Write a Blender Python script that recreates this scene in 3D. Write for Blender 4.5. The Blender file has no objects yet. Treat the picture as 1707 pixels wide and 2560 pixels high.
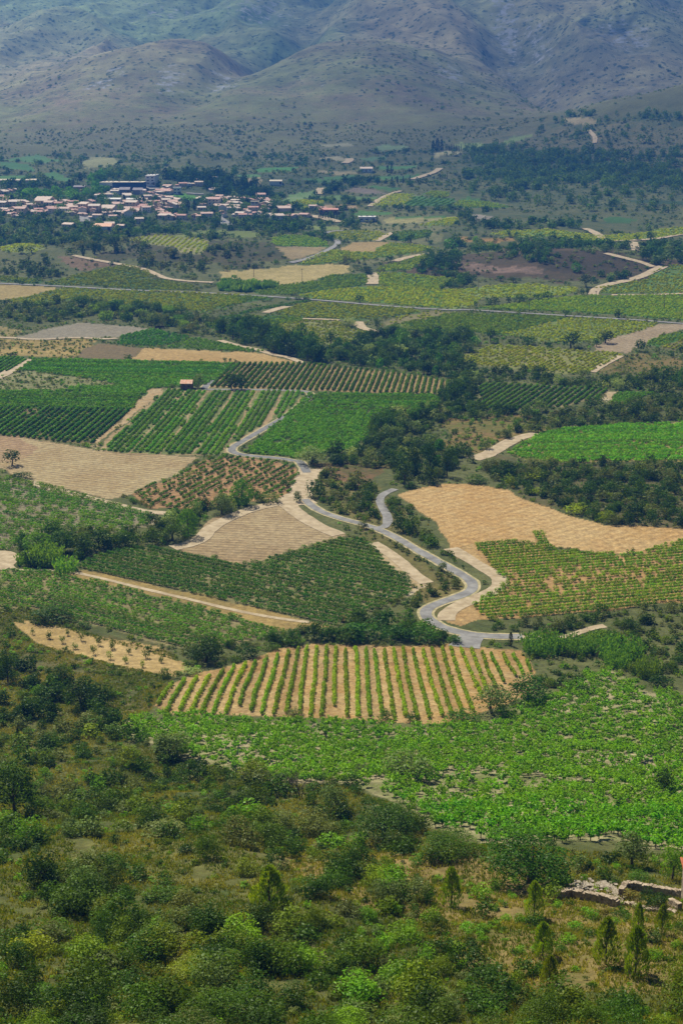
import bpy, math, random
import numpy as np
random.seed(7); RS = np.random.RandomState(7)
S = bpy.context.scene
COL = S.collection
# ---------------------------------------------------------------- camera
CAMZ, PITCH, FPX, CU, CV = 118.0, math.radians(15.35), 3556.0, 853.5, 1280.0
cam = bpy.data.objects.new('camera', bpy.data.cameras.new('camera')); COL.objects.link(cam)
cam.location = (0, 0, CAMZ); cam.rotation_euler = (math.pi/2 - PITCH, 0, 0)
cam.data.sensor_fit = 'VERTICAL'; cam.data.sensor_height = 36; cam.data.lens = 50
cam.data.clip_start = 1; cam.data.clip_end = 30000
S.camera = cam
# ---------------------------------------------------------------- light
SEL = math.radians(54); SAZ = math.radians(-36)          # azimuth from +Y, towards -X
SUN = np.array([math.sin(SAZ)*math.cos(SEL), math.cos(SAZ)*math.cos(SEL), math.sin(SEL)])
W = bpy.data.worlds.new("World"); S.world = W; W.use_nodes = True
nt = W.node_tree; bg = nt.nodes['Background']; sk = nt.nodes.new('ShaderNodeTexSky')
sk.sky_type = 'NISHITA'; sk.sun_disc = False; sk.sun_elevation = SEL; sk.sun_rotation = SAZ
sk.air_density = 1.0; sk.dust_density = 0.6
nt.links.new(sk.outputs[0], bg.inputs[0]); bg.inputs[1].default_value = 0.05
sl = bpy.data.lights.new('sun', 'SUN'); sl.energy = 5.0; sl.angle = math.radians(0.5); sl.color = (1, .97, .9)
so = bpy.data.objects.new('sun', sl); COL.objects.link(so); so.location = (0, 0, 900)
from mathutils import Vector, Matrix
so.rotation_euler = Vector(SUN).to_track_quat('Z', 'Y').to_euler()
S.view_settings.view_transform = 'Standard'; S.view_settings.look = 'None'
S.view_settings.gamma = 1; S.view_settings.exposure = 0.42
S.render.engine = 'CYCLES'
S.cycles.max_bounces = 6; S.cycles.diffuse_bounces = 2; S.cycles.transmission_bounces = 3
S.cycles.volume_bounces = 0; S.cycles.transparent_max_bounces = 16
HAZE_DENSITY = 1.45e-4
VINEK = np.array([1.04, .97, .42])
LEAFK = np.array([1.46, 1.36, .31]); SOILK = np.array([.71, .735, .68])
# ---------------------------------------------------------------- pixels -> ground
CROP = dict(A=(0,560,600/1568), B=(550,560,600/1568), C=(1107,500,600/1568), D=(0,840,600/1568), E=(550,840,600/1568),
            F=(1107,840,600/1568), G=(0,400,450/1568), H=(400,400,450/1568), I=(700,330,550/1568), J=(0,1050,854/1568),
            K=(854,1050,853/1568), L=(0,1600,854/1568), M=(854,1600,853/1568), N=(0,2050,854/1568), O=(854,2050,853/1568),
            T=(854,250,853/1568), Q=(1400,2150,307/1568), R=(0,0,854/1568), S=(854,0,853/1568), X=(0,0,1707/1568))
def px(s):
    """'A 10,20 30,40 B 1,2' -> native pixel array"""
    out = []; c = CROP['X']
    for t in s.split():
        if t in CROP: c = CROP[t]
        else:
            a, b = t.split(','); out.append((c[0]+float(a)*c[2], c[1]+float(b)*c[2]))
    return np.array(out)
def lin(c):
    c = np.array(c, float)/255.0
    return np.where(c <= .04045, c/12.92, ((c+.055)/1.055)**2.4)
# ---------------------------------------------------------------- terrain height
def hash2(ix, iy, s):
    h = (ix*374761393 + iy*668265263 + s*1442695041) & 0xffffffff
    h = ((h ^ (h >> 13))*1274126177) & 0xffffffff
    return ((h ^ (h >> 16)) & 0xffffff)/float(0xffffff)
def vnoise(x, y, s=0):
    ix = np.floor(x).astype(np.int64); iy = np.floor(y).astype(np.int64)
    fx = x-ix; fy = y-iy; fx = fx*fx*(3-2*fx); fy = fy*fy*(3-2*fy)
    a = hash2(ix, iy, s); b = hash2(ix+1, iy, s); c = hash2(ix, iy+1, s); d = hash2(ix+1, iy+1, s)
    return (a*(1-fx)+b*fx)*(1-fy) + (c*(1-fx)+d*fx)*fy
def fbm(x, y, o=4, s=0):
    r = 0; a = .5; t = 0
    for k in range(o):
        r = r + a*vnoise(x*2**k+17.3*k, y*2**k-9.1*k, s+k); t += a; a *= .5
    return r/t
PY = np.array([-400,-5,20,50,95,140,175,262,320,418,540,655,900,1100,1300,1550,2000,2300,2900,3700,4400,5200,6200,9000,14000.])
PZ = np.array([118,115.8,100,76,51,37,25.5,3.5,-1,0,.5,2.5,6.7,16,29,45.7,74,95,178,350,541,730,760,450,200.])
_d = np.diff(PZ)/np.diff(PY); _m = np.zeros(len(PY)); _m[0] = _d[0]; _m[-1] = _d[-1]
for _i in range(1, len(PY)-1):
    if _d[_i-1]*_d[_i] > 0:
        _w1 = 2*(PY[_i+1]-PY[_i])+(PY[_i]-PY[_i-1]); _w2 = (PY[_i+1]-PY[_i])+2*(PY[_i]-PY[_i-1])
        _m[_i] = (_w1+_w2)/(_w1/_d[_i-1]+_w2/_d[_i])
def base(y):
    y = np.clip(y, PY[0], PY[-1]-1e-6); i = np.clip(np.searchsorted(PY, y, side='right')-1, 0, len(PY)-2)
    h = PY[i+1]-PY[i]; t = (y-PY[i])/h
    return ((2*t**3-3*t**2+1)*PZ[i] + (t**3-2*t**2+t)*h*_m[i] + (-2*t**3+3*t**2)*PZ[i+1] + (t**3-t**2)*h*_m[i+1])
BUMPS = []
def height(x, y):
    x = np.asarray(x, float); y = np.asarray(y, float)
    z = base(y)
    for (cx, cy, rx, ry, a, h) in BUMPS:
        ca, sa = math.cos(a), math.sin(a)
        dx = (x-cx)*ca+(y-cy)*sa; dy = -(x-cx)*sa+(y-cy)*ca
        z = z + h*np.exp(-(dx/rx)**2-(dy/ry)**2)
    near = np.clip((285-y)/60, 0, 1)
    z = z + near*((fbm(x/22, y/22, 3, 5)-.5)*5.0 + (fbm(x/5, y/5, 2, 9)-.5)*.9)
    mid = np.clip((y-950)/300, 0, 1)*np.clip((2500-y)/300, 0, 1)
    z = z + mid*(fbm(x/140, y/110, 3, 21)-.5)*14
    mt = np.clip((y-2250)/900, 0, 1)
    wx = (fbm(x/500, y/500, 2, 30)-.5)*320
    rid = 1-np.abs(2*fbm((x+wx)/330, y/800, 4, 33)-1)
    z = z + mt*((rid-.62)*95 + (fbm(x/900+5, y/900, 2, 41)-.5)*90 + (fbm(x/60, y/60, 3, 44)-.5)*11 + (1-np.abs(2*fbm((x+wx*.4)/130+9, y/330, 3, 48)-1)-.6)*30)
    return z
def raydir(uv):
    uv = np.asarray(uv, float); a = (uv[:,0]-CU)/FPX; b = (CV-uv[:,1])/FPX
    c, s = math.cos(PITCH), math.sin(PITCH)
    return a, c+b*s, -s+b*c
_T = np.concatenate([np.exp(np.linspace(math.log(30), math.log(7500), 900))])
def ground(uv):
    """native pixels -> (N,3) points where the sight line first meets the terrain"""
    uv = np.atleast_2d(np.asarray(uv, float)); out = np.zeros((len(uv), 3))
    for k in range(0, len(uv), 4000):
        a, dy, dz = raydir(uv[k:k+4000]); n = len(a)
        Y = np.broadcast_to(_T, (n, len(_T))); X = Y*(a/dy)[:,None]; Z = CAMZ+Y*(dz/dy)[:,None]
        below = height(X, Y) > Z
        hit = below.any(1); i = np.where(hit, below.argmax(1), len(_T)-1); i = np.maximum(i, 1)
        lo = _T[i-1].copy(); hi = _T[i].copy()
        for _ in range(18):
            m = (lo+hi)/2; b = height(m*a/dy, m) > CAMZ+m*dz/dy
            hi = np.where(b, m, hi); lo = np.where(b, lo, m)
        yy = (lo+hi)/2; xx = yy*a/dy
        out[k:k+4000,0] = xx; out[k:k+4000,1] = yy; out[k:k+4000,2] = height(xx, yy)
    return out
def project(P):
    c, s = math.cos(PITCH), math.sin(PITCH); z = P[:,2]-CAMZ
    d = P[:,1]*c - z*s; up = P[:,1]*s + z*c
    return CU+FPX*P[:,0]/d, CV-FPX*up/d
def gp(s): return ground(px(s))
def feature(u, v, rxp, ry, h, a=0):
    p = ground([(u, v)])[0]; return (p[0], p[1], rxp*p[1]/FPX, ry, a, h)
_f = [feature(*t) for t in [
 (400,215,290,300,75), (930,250,260,320,85), (600,330,330,200,26), (110,90,220,300,50), (1580,150,190,380,110),
 (1330,215,75,520,-60,.15), (690,190,60,480,-55,-.2), (1130,70,190,350,70), (860,60,90,300,30), (1050,350,200,200,12), (150,330,260,200,14)]]
BUMPS += _f
BUMPS += [(640,2130,330,270,0,112), (900,1900,300,350,0,50)]
BUMPS += [feature(*t) for t in [(480,640,260,60,6.5),(330,600,140,50,5),(1400,655,260,55,8),(1560,640,120,60,6),(1450,588,330,60,5),(60,640,150,50,5),
 (950,640,90,60,2),(480,400,45,60,7),(560,1760,420,22,1.6),(1150,560,120,60,4),(740,480,200,60,-5)]]
# ---------------------------------------------------------------- geometry helpers
def new_mesh(name, V, F, col=None, mat=None, smooth=False, extra=None, mi=None):
    """V (N,3), F (M,k) array or list of arrays of equal-size faces"""
    me = bpy.data.meshes.new(name); V = np.asarray(V, np.float32)
    Fs = F if isinstance(F, list) else [F]
    Fs = [np.asarray(f, np.int32) for f in Fs if len(f)]
    loops = np.concatenate([f.ravel() for f in Fs]); tot = np.concatenate([np.full(len(f), f.shape[1], np.int32) for f in Fs])
    me.vertices.add(len(V)); me.vertices.foreach_set('co', V.ravel())
    me.loops.add(len(loops)); me.loops.foreach_set('vertex_index', loops)
    st = np.concatenate([[0], np.cumsum(tot)[:-1]]).astype(np.int32)
    me.polygons.add(len(tot)); me.polygons.foreach_set('loop_start', st)
    try: me.polygons.foreach_set('loop_total', tot)
    except Exception: pass
    if col is not None:
        a = me.attributes.new('col', 'FLOAT_COLOR', 'POINT')
        c = np.ones((len(V), 4), np.float32); c[:,:3] = np.clip(col*LEAFK, 0, .85) if mat is not None and mat.name == 'leaves' else col; a.data.foreach_set('color', c.ravel())
    for k, v in (extra or {}).items():
        if v.ndim == 1:
            a = me.attributes.new(k, 'FLOAT', 'POINT'); a.data.foreach_set('value', v.astype(np.float32))
        else:
            a = me.attributes.new(k, 'FLOAT_COLOR', 'POINT'); c = np.ones((len(V), 4), np.float32); c[:,:3] = v; a.data.foreach_set('color', c.ravel())
    if mat: me.materials.append(mat)
    me.update(calc_edges=True)
    me.polygons.foreach_set('use_smooth', np.full(len(tot), bool(smooth)))
    return me
def tag(o, label=None, cat=None, group=None, kind=None):
    if label: o['label'] = label
    if cat: o['category'] = cat
    if group: o['group'] = group
    if kind: o['kind'] = kind
    return o
def link(name, me, parent=None, loc=None, rz=0, sc=None):
    o = bpy.data.objects.new(name, me); COL.objects.link(o)
    if parent is not None: o.parent = parent
    if loc is not None: o.location = loc
    if rz: o.rotation_euler = (0, 0, rz)
    if sc is not None: o.scale = sc
    return o
def leaves(P, size, nrm=None, aspect=.6, jitter=1.0, rs=RS):
    """leaf-sized rhombi at P; nrm biases the facing"""
    n = len(P); d = rs.normal(size=(n, 3))
    if nrm is not None: d = nrm*(1.6/jitter) + d*.8
    d /= np.linalg.norm(d, axis=1)[:,None]+1e-9
    r = rs.normal(size=(n, 3)); a = np.cross(d, r); a /= np.linalg.norm(a, axis=1)[:,None]+1e-9; b = np.cross(d, a)
    s = (np.ones(n)*size)[:,None]
    V = np.stack([P+a*s*.5, P+b*s*.5*aspect, P-a*s*.5, P-b*s*.5*aspect], 1).reshape(-1, 3)
    return V, np.arange(4*n).reshape(n, 4)
def tube(p0, p1, r0, r1, k=5):
    p0 = np.array(p0, float); p1 = np.array(p1, float); d = p1-p0; d /= np.linalg.norm(d)+1e-9
    a = np.cross(d, [0, 0, 1.] if abs(d[2]) < .9 else [1., 0, 0]); a /= np.linalg.norm(a); b = np.cross(d, a)
    t = np.linspace(0, 2*math.pi, k, endpoint=False); c = np.cos(t)[:,None]*a + np.sin(t)[:,None]*b
    V = np.concatenate([p0+c*r0, p1+c*r1]); i = np.arange(k); j = (i+1) % k
    return V, np.stack([i, j, j+k, i+k], 1)
class MB:
    def __init__(s): s.V = []; s.F = []; s.C = []; s.n = 0
    def add(s, V, F, c=None):
        V = np.asarray(V, float); F = np.asarray(F); s.V.append(V); s.F.append(F+s.n); s.n += len(V)
        if c is not None: s.C.append(np.broadcast_to(np.asarray(c, float), (len(V), 3)))
    def mesh(s, name, mat, smooth=False):
        d = {}
        for f in s.F: d.setdefault(f.shape[1], []).append(f)
        return new_mesh(name, np.concatenate(s.V), [np.concatenate(v) for v in d.values()], np.concatenate(s.C) if s.C else None, mat, smooth)
    def box(s, x0, x1, y0, y1, z0, z1, c=None):
        V = [(x, y, z) for x in (x0, x1) for y in (y0, y1) for z in (z0, z1)]
        s.add(V, [(0,1,3,2),(4,6,7,5),(0,4,5,1),(2,3,7,6),(0,2,6,4),(1,5,7,3)], c)
def inpoly(x, y, P):
    r = np.zeros(len(x), bool); b = (x >= P[:,0].min()) & (x <= P[:,0].max()) & (y >= P[:,1].min()) & (y <= P[:,1].max())
    idx = np.nonzero(b)[0]; xs = x[idx]; ys = y[idx]; c = np.zeros(len(idx), bool)
    x0, y0 = P[:,0], P[:,1]; x1, y1 = np.roll(x0, -1), np.roll(y0, -1)
    for i in range(len(P)):
        k = (y0[i] > ys) != (y1[i] > ys)
        if y1[i] != y0[i]: c ^= k & (xs < (x1[i]-x0[i])*(ys-y0[i])/(y1[i]-y0[i])+x0[i])
    r[idx] = c; return r
def densify(uv, step=60, closed=True):
    out = []; n = len(uv)
    for i in range(n if closed else n-1):
        a, b = uv[i], uv[(i+1) % n]; k = max(1, int(np.hypot(*(b-a))/step))
        for j in range(k): out.append(a+(b-a)*j/k)
    if not closed: out.append(uv[-1])
    return np.array(out)
def gpoly(s): return ground(densify(px(s)))[:, :2]
def smooth_line(uv, n=3):
    P = np.asarray(uv, float)
    for _ in range(n):
        q = [P[0]]
        for i in range(len(P)-1): q += [P[i]*.75+P[i+1]*.25, P[i]*.25+P[i+1]*.75]
        q.append(P[-1]); P = np.array(q)
    return P
# ---------------------------------------------------------------- materials
def mat(name): m = bpy.data.materials.new(name); m.use_nodes = True; return m, m.node_tree, m.node_tree.nodes['Principled BSDF']
def N(nt, t, **k):
    n = nt.nodes.new(t)
    for a, b in k.items(): setattr(n, a, b)
    return n
def math_(nt, op, a, b=None, clamp=False):
    n = N(nt, 'ShaderNodeMath', operation=op); n.use_clamp = clamp
    for i, v in enumerate((a, b)):
        if v is None: continue
        if isinstance(v, (int, float)): n.inputs[i].default_value = v
        else: nt.links.new(v, n.inputs[i])
    return n.outputs[0]
def noise_(nt, vec, scale, detail=3, rough=.6):
    n = N(nt, 'ShaderNodeTexNoise'); n.inputs['Scale'].default_value = scale; n.inputs['Detail'].default_value = detail
    n.inputs['Roughness'].default_value = rough; nt.links.new(vec, n.inputs['Vector']); return n.outputs[0]
def mixc(nt, f, a, b, bt='MIX'):
    n = N(nt, 'ShaderNodeMix', data_type='RGBA', blend_type=bt)
    for s, v in ((n.inputs[0], f), (n.inputs[6], a), (n.inputs[7], b)):
        if isinstance(v, (int, float)): s.default_value = v
        elif isinstance(v, (tuple, list)): s.default_value = (*v, 1)
        else: nt.links.new(v, s)
    return n.outputs[2]
def attr(nt, n): a = N(nt, 'ShaderNodeAttribute', attribute_name=n); return a
def ramp(nt, f, a, b):
    n = N(nt, 'ShaderNodeMapRange'); n.inputs[1].default_value = a; n.inputs[2].default_value = b; nt.links.new(f, n.inputs[0]); return n.outputs[0]
def ground_material():
    m, t, b = mat('soil_and_grass'); pos = N(t, 'ShaderNodeNewGeometry').outputs['Position']
    ca, cb = attr(t, 'col').outputs['Color'], attr(t, 'colB').outputs['Color']
    n1 = noise_(t, pos, .035, 4, .65); n2 = noise_(t, pos, .22, 4, .7); n3 = noise_(t, pos, 1.3, 4, .7)
    far = attr(t, 'far').outputs['Fac']; near = math_(t, 'SUBTRACT', 1, far)
    nf = noise_(t, pos, .0035, 6, .62)
    f = math_(t, 'ADD', math_(t, 'MULTIPLY', n1, .45), math_(t, 'MULTIPLY', n2, .35)); f = math_(t, 'ADD', f, math_(t, 'MULTIPLY', n3, .2))
    ff = math_(t, 'ADD', math_(t, 'MULTIPLY', nf, .7), math_(t, 'MULTIPLY', n1, .3))
    f = math_(t, 'ADD', math_(t, 'MULTIPLY', f, near), math_(t, 'MULTIPLY', ff, far))
    c = mixc(t, ramp(t, f, .42, .58), ca, cb)
    # furrows / wheel tracks along the rows
    ph = attr(t, 'phase').outputs['Fac']; fu = attr(t, 'furrow').outputs['Fac']
    wob = math_(t, 'ADD', math_(t, 'MULTIPLY', ph, 6.2832), math_(t, 'MULTIPLY', n2, 2.2))
    sw = math_(t, 'SINE', wob); sw = math_(t, 'MULTIPLY', sw, fu)
    g = math_(t, 'ADD', 1, math_(t, 'MULTIPLY', sw, math_(t, 'ADD', .1, math_(t, 'MULTIPLY', n3, .3))))
    n4 = noise_(t, pos, 4.5, 3, .7); n5 = noise_(t, pos, .5, 5, .75)
    g = math_(t, 'MULTIPLY', g, math_(t, 'ADD', .58, math_(t, 'MULTIPLY', ramp(t, n3, .3, .7), .42))); g = math_(t, 'MULTIPLY', g, math_(t, 'ADD', .66, math_(t, 'MULTIPLY', ramp(t, n4, .3, .7), .34))); g = math_(t, 'MULTIPLY', g, math_(t, 'ADD', .72, math_(t, 'MULTIPLY', ramp(t, n5, .35, .65), .5)))
    nq = noise_(t, pos, .018, 6, .7); g = math_(t, 'MULTIPLY', g, math_(t, 'ADD', 1, math_(t, 'MULTIPLY', far, math_(t, 'MULTIPLY', math_(t, 'SUBTRACT', ramp(t, nq, .36, .64), .5), .6))))
    c = mixc(t, 1.0, c, g, 'MULTIPLY')
    # far slopes: shrub dots and pale rock
    dots = attr(t, 'dots').outputs['Fac']; v = N(t, 'ShaderNodeTexVoronoi'); v.inputs['Scale'].default_value = .075; t.links.new(pos, v.inputs['Vector'])
    thr = math_(t, 'MULTIPLY', math_(t, 'SUBTRACT', n1, .22), 1.7)
    d = math_(t, 'LESS_THAN', v.outputs['Distance'], math_(t, 'MULTIPLY', thr, dots))
    c = mixc(t, math_(t, 'MULTIPLY', d, .8), c, tuple(lin((52, 66, 44))))
    rk = attr(t, 'rock').outputs['Fac']; nr = noise_(t, pos, .05, 5, .75)
    c = mixc(t, ramp(t, math_(t, 'ADD', nr, math_(t, 'MULTIPLY', rk, .27)), .74, .84), c, tuple(lin((150, 150, 148))))
    t.links.new(c, b.inputs['Base Color']); b.inputs['Roughness'].default_value = .95; b.inputs['Specular IOR Level'].default_value = .1
    bp = N(t, 'ShaderNodeBump'); bp.inputs['Strength'].default_value = .6; bp.inputs['Distance'].default_value = .35
    hh = math_(t, 'ADD', n3, math_(t, 'MULTIPLY', sw, .5)); t.links.new(hh, bp.inputs['Height']); t.links.new(bp.outputs[0], b.inputs['Normal'])
    return m
def foliage_material():
    m, t, b = mat('leaves'); t.nodes.remove(b); out = t.nodes['Material Output']
    c = attr(t, 'col').outputs['Color']; oi = N(t, 'ShaderNodeObjectInfo')
    hs = N(t, 'ShaderNodeHueSaturation'); t.links.new(c, hs.inputs['Color'])
    t.links.new(math_(t, 'ADD', .485, math_(t, 'MULTIPLY', oi.outputs['Random'], .03)), hs.inputs['Hue'])
    t.links.new(math_(t, 'ADD', .78, math_(t, 'MULTIPLY', math_(t, 'FRACT', math_(t, 'MULTIPLY', oi.outputs['Random'], 7.31)), .44)), hs.inputs['Value'])
    d = N(t, 'ShaderNodeBsdfDiffuse'); tr = N(t, 'ShaderNodeBsdfTranslucent'); gl = N(t, 'ShaderNodeBsdfGlossy'); gl.inputs['Roughness'].default_value = .45
    t.links.new(hs.outputs[0], d.inputs[0]); t.links.new(mixc(t, 1.0, hs.outputs[0], (1.5, 1.35, .5), 'MULTIPLY'), tr.inputs[0])
    gl.inputs[0].default_value = (.5, .55, .4, 1)
    mx = N(t, 'ShaderNodeMixShader'); mx.inputs[0].default_value = .34; t.links.new(d.outputs[0], mx.inputs[1]); t.links.new(tr.outputs[0], mx.inputs[2])
    m2 = N(t, 'ShaderNodeMixShader'); m2.inputs[0].default_value = .02; t.links.new(mx.outputs[0], m2.inputs[1]); t.links.new(gl.outputs[0], m2.inputs[2])
    t.links.new(m2.outputs[0], out.inputs['Surface']); return m
def plain(name, c, rough=.9, var=.25, scale=1.0, bump=0.0, c2=None, usecol=False):
    m, t, b = mat(name); pos = N(t, 'ShaderNodeNewGeometry').outputs['Position']
    n = noise_(t, pos, scale, 5, .65)
    if c2 is None: c2 = tuple(max(0, v*(1-var)) for v in c)
    base_ = attr(t, 'col').outputs['Color'] if usecol else None
    k = mixc(t, ramp(t, n, .35, .65), tuple(c), tuple(c2))
    if usecol: k = mixc(t, 1.0, k, base_, 'MULTIPLY')
    t.links.new(k, b.inputs['Base Color']); b.inputs['Roughness'].default_value = rough; b.inputs['Specular IOR Level'].default_value = .25
    if bump:
        bp = N(t, 'ShaderNodeBump'); bp.inputs['Strength'].default_value = bump; bp.inputs['Distance'].default_value = .1
        t.links.new(n, bp.inputs['Height']); t.links.new(bp.outputs[0], b.inputs['Normal'])
    return m
M_GROUND = ground_material(); M_LEAF = foliage_material()
M_BARK = plain('bark', tuple(lin((96, 82, 66))), scale=8, bump=.5)
M_ASPH = plain('asphalt', tuple(lin((132, 128, 119))), c2=tuple(lin((100, 98, 92))), scale=.35)
M_ASPH2 = plain('bleached_asphalt', tuple(lin((146, 141, 130))), c2=tuple(lin((112, 108, 100))), scale=.3)
M_DIRT = plain('dirt_track', tuple(lin((184, 164, 128))), c2=tuple(lin((150, 130, 96))), scale=.4)
M_VERGE = plain('dusty_verge', tuple(lin((186, 166, 122))), c2=tuple(lin((134, 128, 82))), scale=.8, bump=.3)
M_STONE = plain('rubble_stone', tuple(lin((190, 170, 138))), c2=tuple(lin((118, 100, 76))), scale=2.2, bump=.8)
M_TILE = plain('roof_tiles', (1, 1, 1), c2=(.7, .66, .62), scale=.8, usecol=True, bump=.3)
M_WALL = plain('render_wall', (1, 1, 1), c2=(.86, .84, .8), scale=.25, usecol=True)
M_GLASS = plain('window_glass', tuple(lin((62, 70, 80))), rough=.2, scale=.5)
M_WOOD = plain('weathered_wood', tuple(lin((110, 88, 66))), scale=2)
# ---------------------------------------------------------------- fields: outline, soil, rows
V1, V2, V3, V4, V5 = (86,142,32), (66,120,34), (46,94,30), (116,148,56), (78,122,46)
TAN, TAN2, PALE, PINK, ORG, ORG2, GREY, BRN, GRS, YEL, DGR, RED = ((206,172,124),(184,148,102),(216,194,158),(198,168,136),(212,166,106),(190,142,86),
    (172,160,138),(150,122,92),(120,122,66),(208,184,118),(78,92,44),(150,104,82))
# key: (outline, colour A, colour B, furrow depth, row direction, furrow spacing, planting or None)
# planting: (row gap, plant gap, plant width, plant height, colour, fill, place words)
FL = {}
def field(key, poly, a, b, fu=0.0, d=None, sp=2.4, pl=None): FL[key] = (poly, a, b, fu, d, sp, pl)
field('bush', 'X 285,1655 420,1648 560,1655 640,1660 760,1664 900,1668 1010,1676 1100,1672 1180,1622 1280,1600 1340,1560 1400,1540 1440,1560 1500,1590 1590,1610 1590,1965 1480,1950 1400,1930 1150,1940 1050,1925 960,1890 890,1835 800,1800 640,1800 540,1770 420,1740 300,1690',
      (200,180,140), (124,132,66), .3, 'M 0,500 700,350', 2.1, (1.95,1.75,1.35,1.25,V1,.96,'bush'))
field('trellis', 'X 352,1622 392,1572 440,1548 520,1532 640,1490 720,1481 900,1484 1060,1481 1190,1495 1232,1545 1205,1600 1100,1640 1080,1660 960,1660 800,1654 560,1645 400,1640', (194,148,88), (206,172,120), .8, 'L 1545,30 1537,300', 8.2)
field('dark', 'X 180,1302 250,1270 310,1257 360,1257 430,1270 550,1297 600,1290 680,1265 780,1235 840,1243 870,1270 880,1290 940,1330 938,1370 860,1400 800,1420 760,1437 620,1402 450,1365 300,1332',
      (166,152,104), (140,130,82), .2, 'J 360,690 1150,870', 2.4, (2.6,.9,1.35,1.45,(54,102,32),1.0,'green vineyard between the ploughed triangle and the dry grass strip'))
field('darkedge', 'X 870,1260 960,1310 990,1345 940,1370 940,1330 880,1290', PALE, TAN, .1, None)
field('plough3', 'X 400,1256 455,1228 465,1205 490,1190 560,1170 660,1157 690,1190 790,1233 780,1235 680,1265 600,1290 550,1297 430,1270', (202,174,132), (180,150,110), 1.0, 'J 900,575 1450,600', 2.3)
field('longleft', 'X -20,1308 90,1310 200,1332 400,1378 560,1422 646,1448 640,1458 560,1476 470,1492 420,1490 330,1472 200,1432 80,1398 -20,1398',
      (172,152,106), (132,128,76), .3, 'J 330,720 1280,960', 2.1, (2.1,1.05,1.15,1.25,V2,.93,'long sloping vineyard below the dry grass strip'))
field('strip', 'X 90,1308 190,1308 450,1365 620,1402 760,1440 700,1440 646,1448 560,1422 400,1378 200,1332', (196,162,100), (164,140,84), .0)
field('drystrip', 'X 25,1428 130,1440 260,1476 430,1524 400,1556 250,1522 85,1478', (222,186,128), (196,162,102), .0)
field('sparse', 'X -20,1092 100,1110 200,1142 300,1167 352,1182 345,1210 250,1225 120,1222 60,1242 20,1262 -20,1258',
      (170,154,124), (150,138,96), .2, 'J 100,330 640,440', 2.6, (2.4,1.5,1.75,1.35,(68,120,40),.86,'loose vineyard beside the ploughed field at the left edge'))
field('plough7', 'X -20,998 60,1003 220,1034 420,1047 462,1050 400,1092 300,1137 250,1147 100,1110 20,1087 -20,1070', (206,180,134), (186,156,112), 1.0, 'J 200,100 850,168', 2.6)
field('plough7r', 'X -20,1000 40,1003 90,1025 60,1050 20,1062 -20,1060', (184,148,112), (194,160,118), .9, 'J 200,100 850,168', 2.6)
field('orch', 'X 300,1136 400,1096 470,1056 520,1048 640,1060 680,1075 682,1108 662,1138 590,1150 430,1170 350,1168',
      (202,156,110), (180,138,92), .5, 'J 650,325 950,172', 2.8, (2.9,1.7,1.15,1.35,(58,108,38),.82,'young orchard-like vineyard inside the bend of the road'))
_st = ['X 236,1035 298,1040 422,897 380,895', 'X 304,1040 368,1043 477,899 429,897', 'X 372,1043 440,1043 532,900 483,899', 'X 445,1043 505,1045 590,900 538,900',
       'X 520,1032 556,1002 604,975 645,899 595,899', 'X 628,970 700,906 690,900 650,899']
field('stripsoil', 'X 225,1030 380,893 700,898 715,905 640,960 520,1040 480,1046 300,1042', (200,170,126), (178,148,104), .0)
for i, s in enumerate(_st):
    field('st%d' % i, s, (150,150,90), (110,124,60), .0, 'D 860,770 1230,365', 2.3, (2.3,1.35,1.35,1.15,(70,126,38),.93,'strip plots beside the tiled stone hut'))
field('leftrows', 'X -20,934 300,941 250,990 215,1020 130,1013 -20,997', (150,130,84), (120,112,66), .0, 'D 620,710 865,490', 2.6, (2.7,1.0,1.15,1.4,(60,112,38),.98,'diagonally planted vineyard above the reddish ploughed field'))
field('leftpath', 'X 215,1030 380,893 378,890 345,893 300,941 215,1022 200,1024', (214,184,140), (196,160,110), .0)
field('bigleft', 'X -20,898 130,898 165,888 280,886 180,866 60,852 45,848 75,826 120,824 440,832 552,836 535,848 505,865 470,885 380,890 345,893 300,940 -20,934',
      (110,124,54), (80,104,44), .0, 'X 0,920 300,925', 2.3, (2.2,1.5,1.5,1.15,(70,126,36),.94,'broad leafy vineyard left of the stone hut'))
field('patch', 'X -20,866 60,852 180,866 280,880 270,888 165,888 130,898 -20,898', (172,162,112), (140,138,84), .0, 'X 0,870 200,874', 2.3, (2.4,2.6,1.3,.8,V2,.16,None))
field('tlrows', 'X -20,817 66,823 30,848 -20,862', (170,150,100), (140,134,80), .0, 'D 20,245 180,150', 2.5, (2.6,1.1,1.1,1.3,V2,.95,None))
field('bigright', 'X 540,834 700,834 800,845 900,855 960,862 1031,876 1030,906 900,903 700,896 560,893 480,888 520,850', (200,166,112), (178,148,94), .0, 'E 900,360 985,180', 2.5, (2.65,1.0,1.15,1.4,(58,98,40),.97,'broad trellised vineyard right of the paired olive trees'))
field('broad', 'X 562,1040 600,1006 700,915 716,903 1000,907 1012,925 980,940 900,950 850,975 850,1000 800,1035 700,1048 680,1052 600,1045', (122,128,60), (92,108,48), .0, 'X 650,980 850,984', 2.3,
      (2.2,1.5,1.5,1.15,(68,124,38),.94,'broad leafy vineyard right of the winding road'))
field('rowsr', 'F 180,462 240,392 190,332 300,312 620,325 1070,350 1060,376 1000,412 800,462 600,472 380,502', (180,160,120), (150,136,90), .0, 'F 600,470 790,335', 2.6, (2.8,1.0,1.15,1.35,(60,106,46),.97,'diagonal vineyard framed by hedges right of centre'))
field('rowsr2', 'F 1090,440 1140,370 1390,370 1300,402 1180,456', (120,124,60), (90,110,50), 0, 'F 1100,400 1300,390', 2.3, (2.3,1.5,1.4,1.1,V2,.9,None))
field('corner', 'F 1060,368 1130,357 1090,430 1040,415', PALE, TAN)
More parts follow.
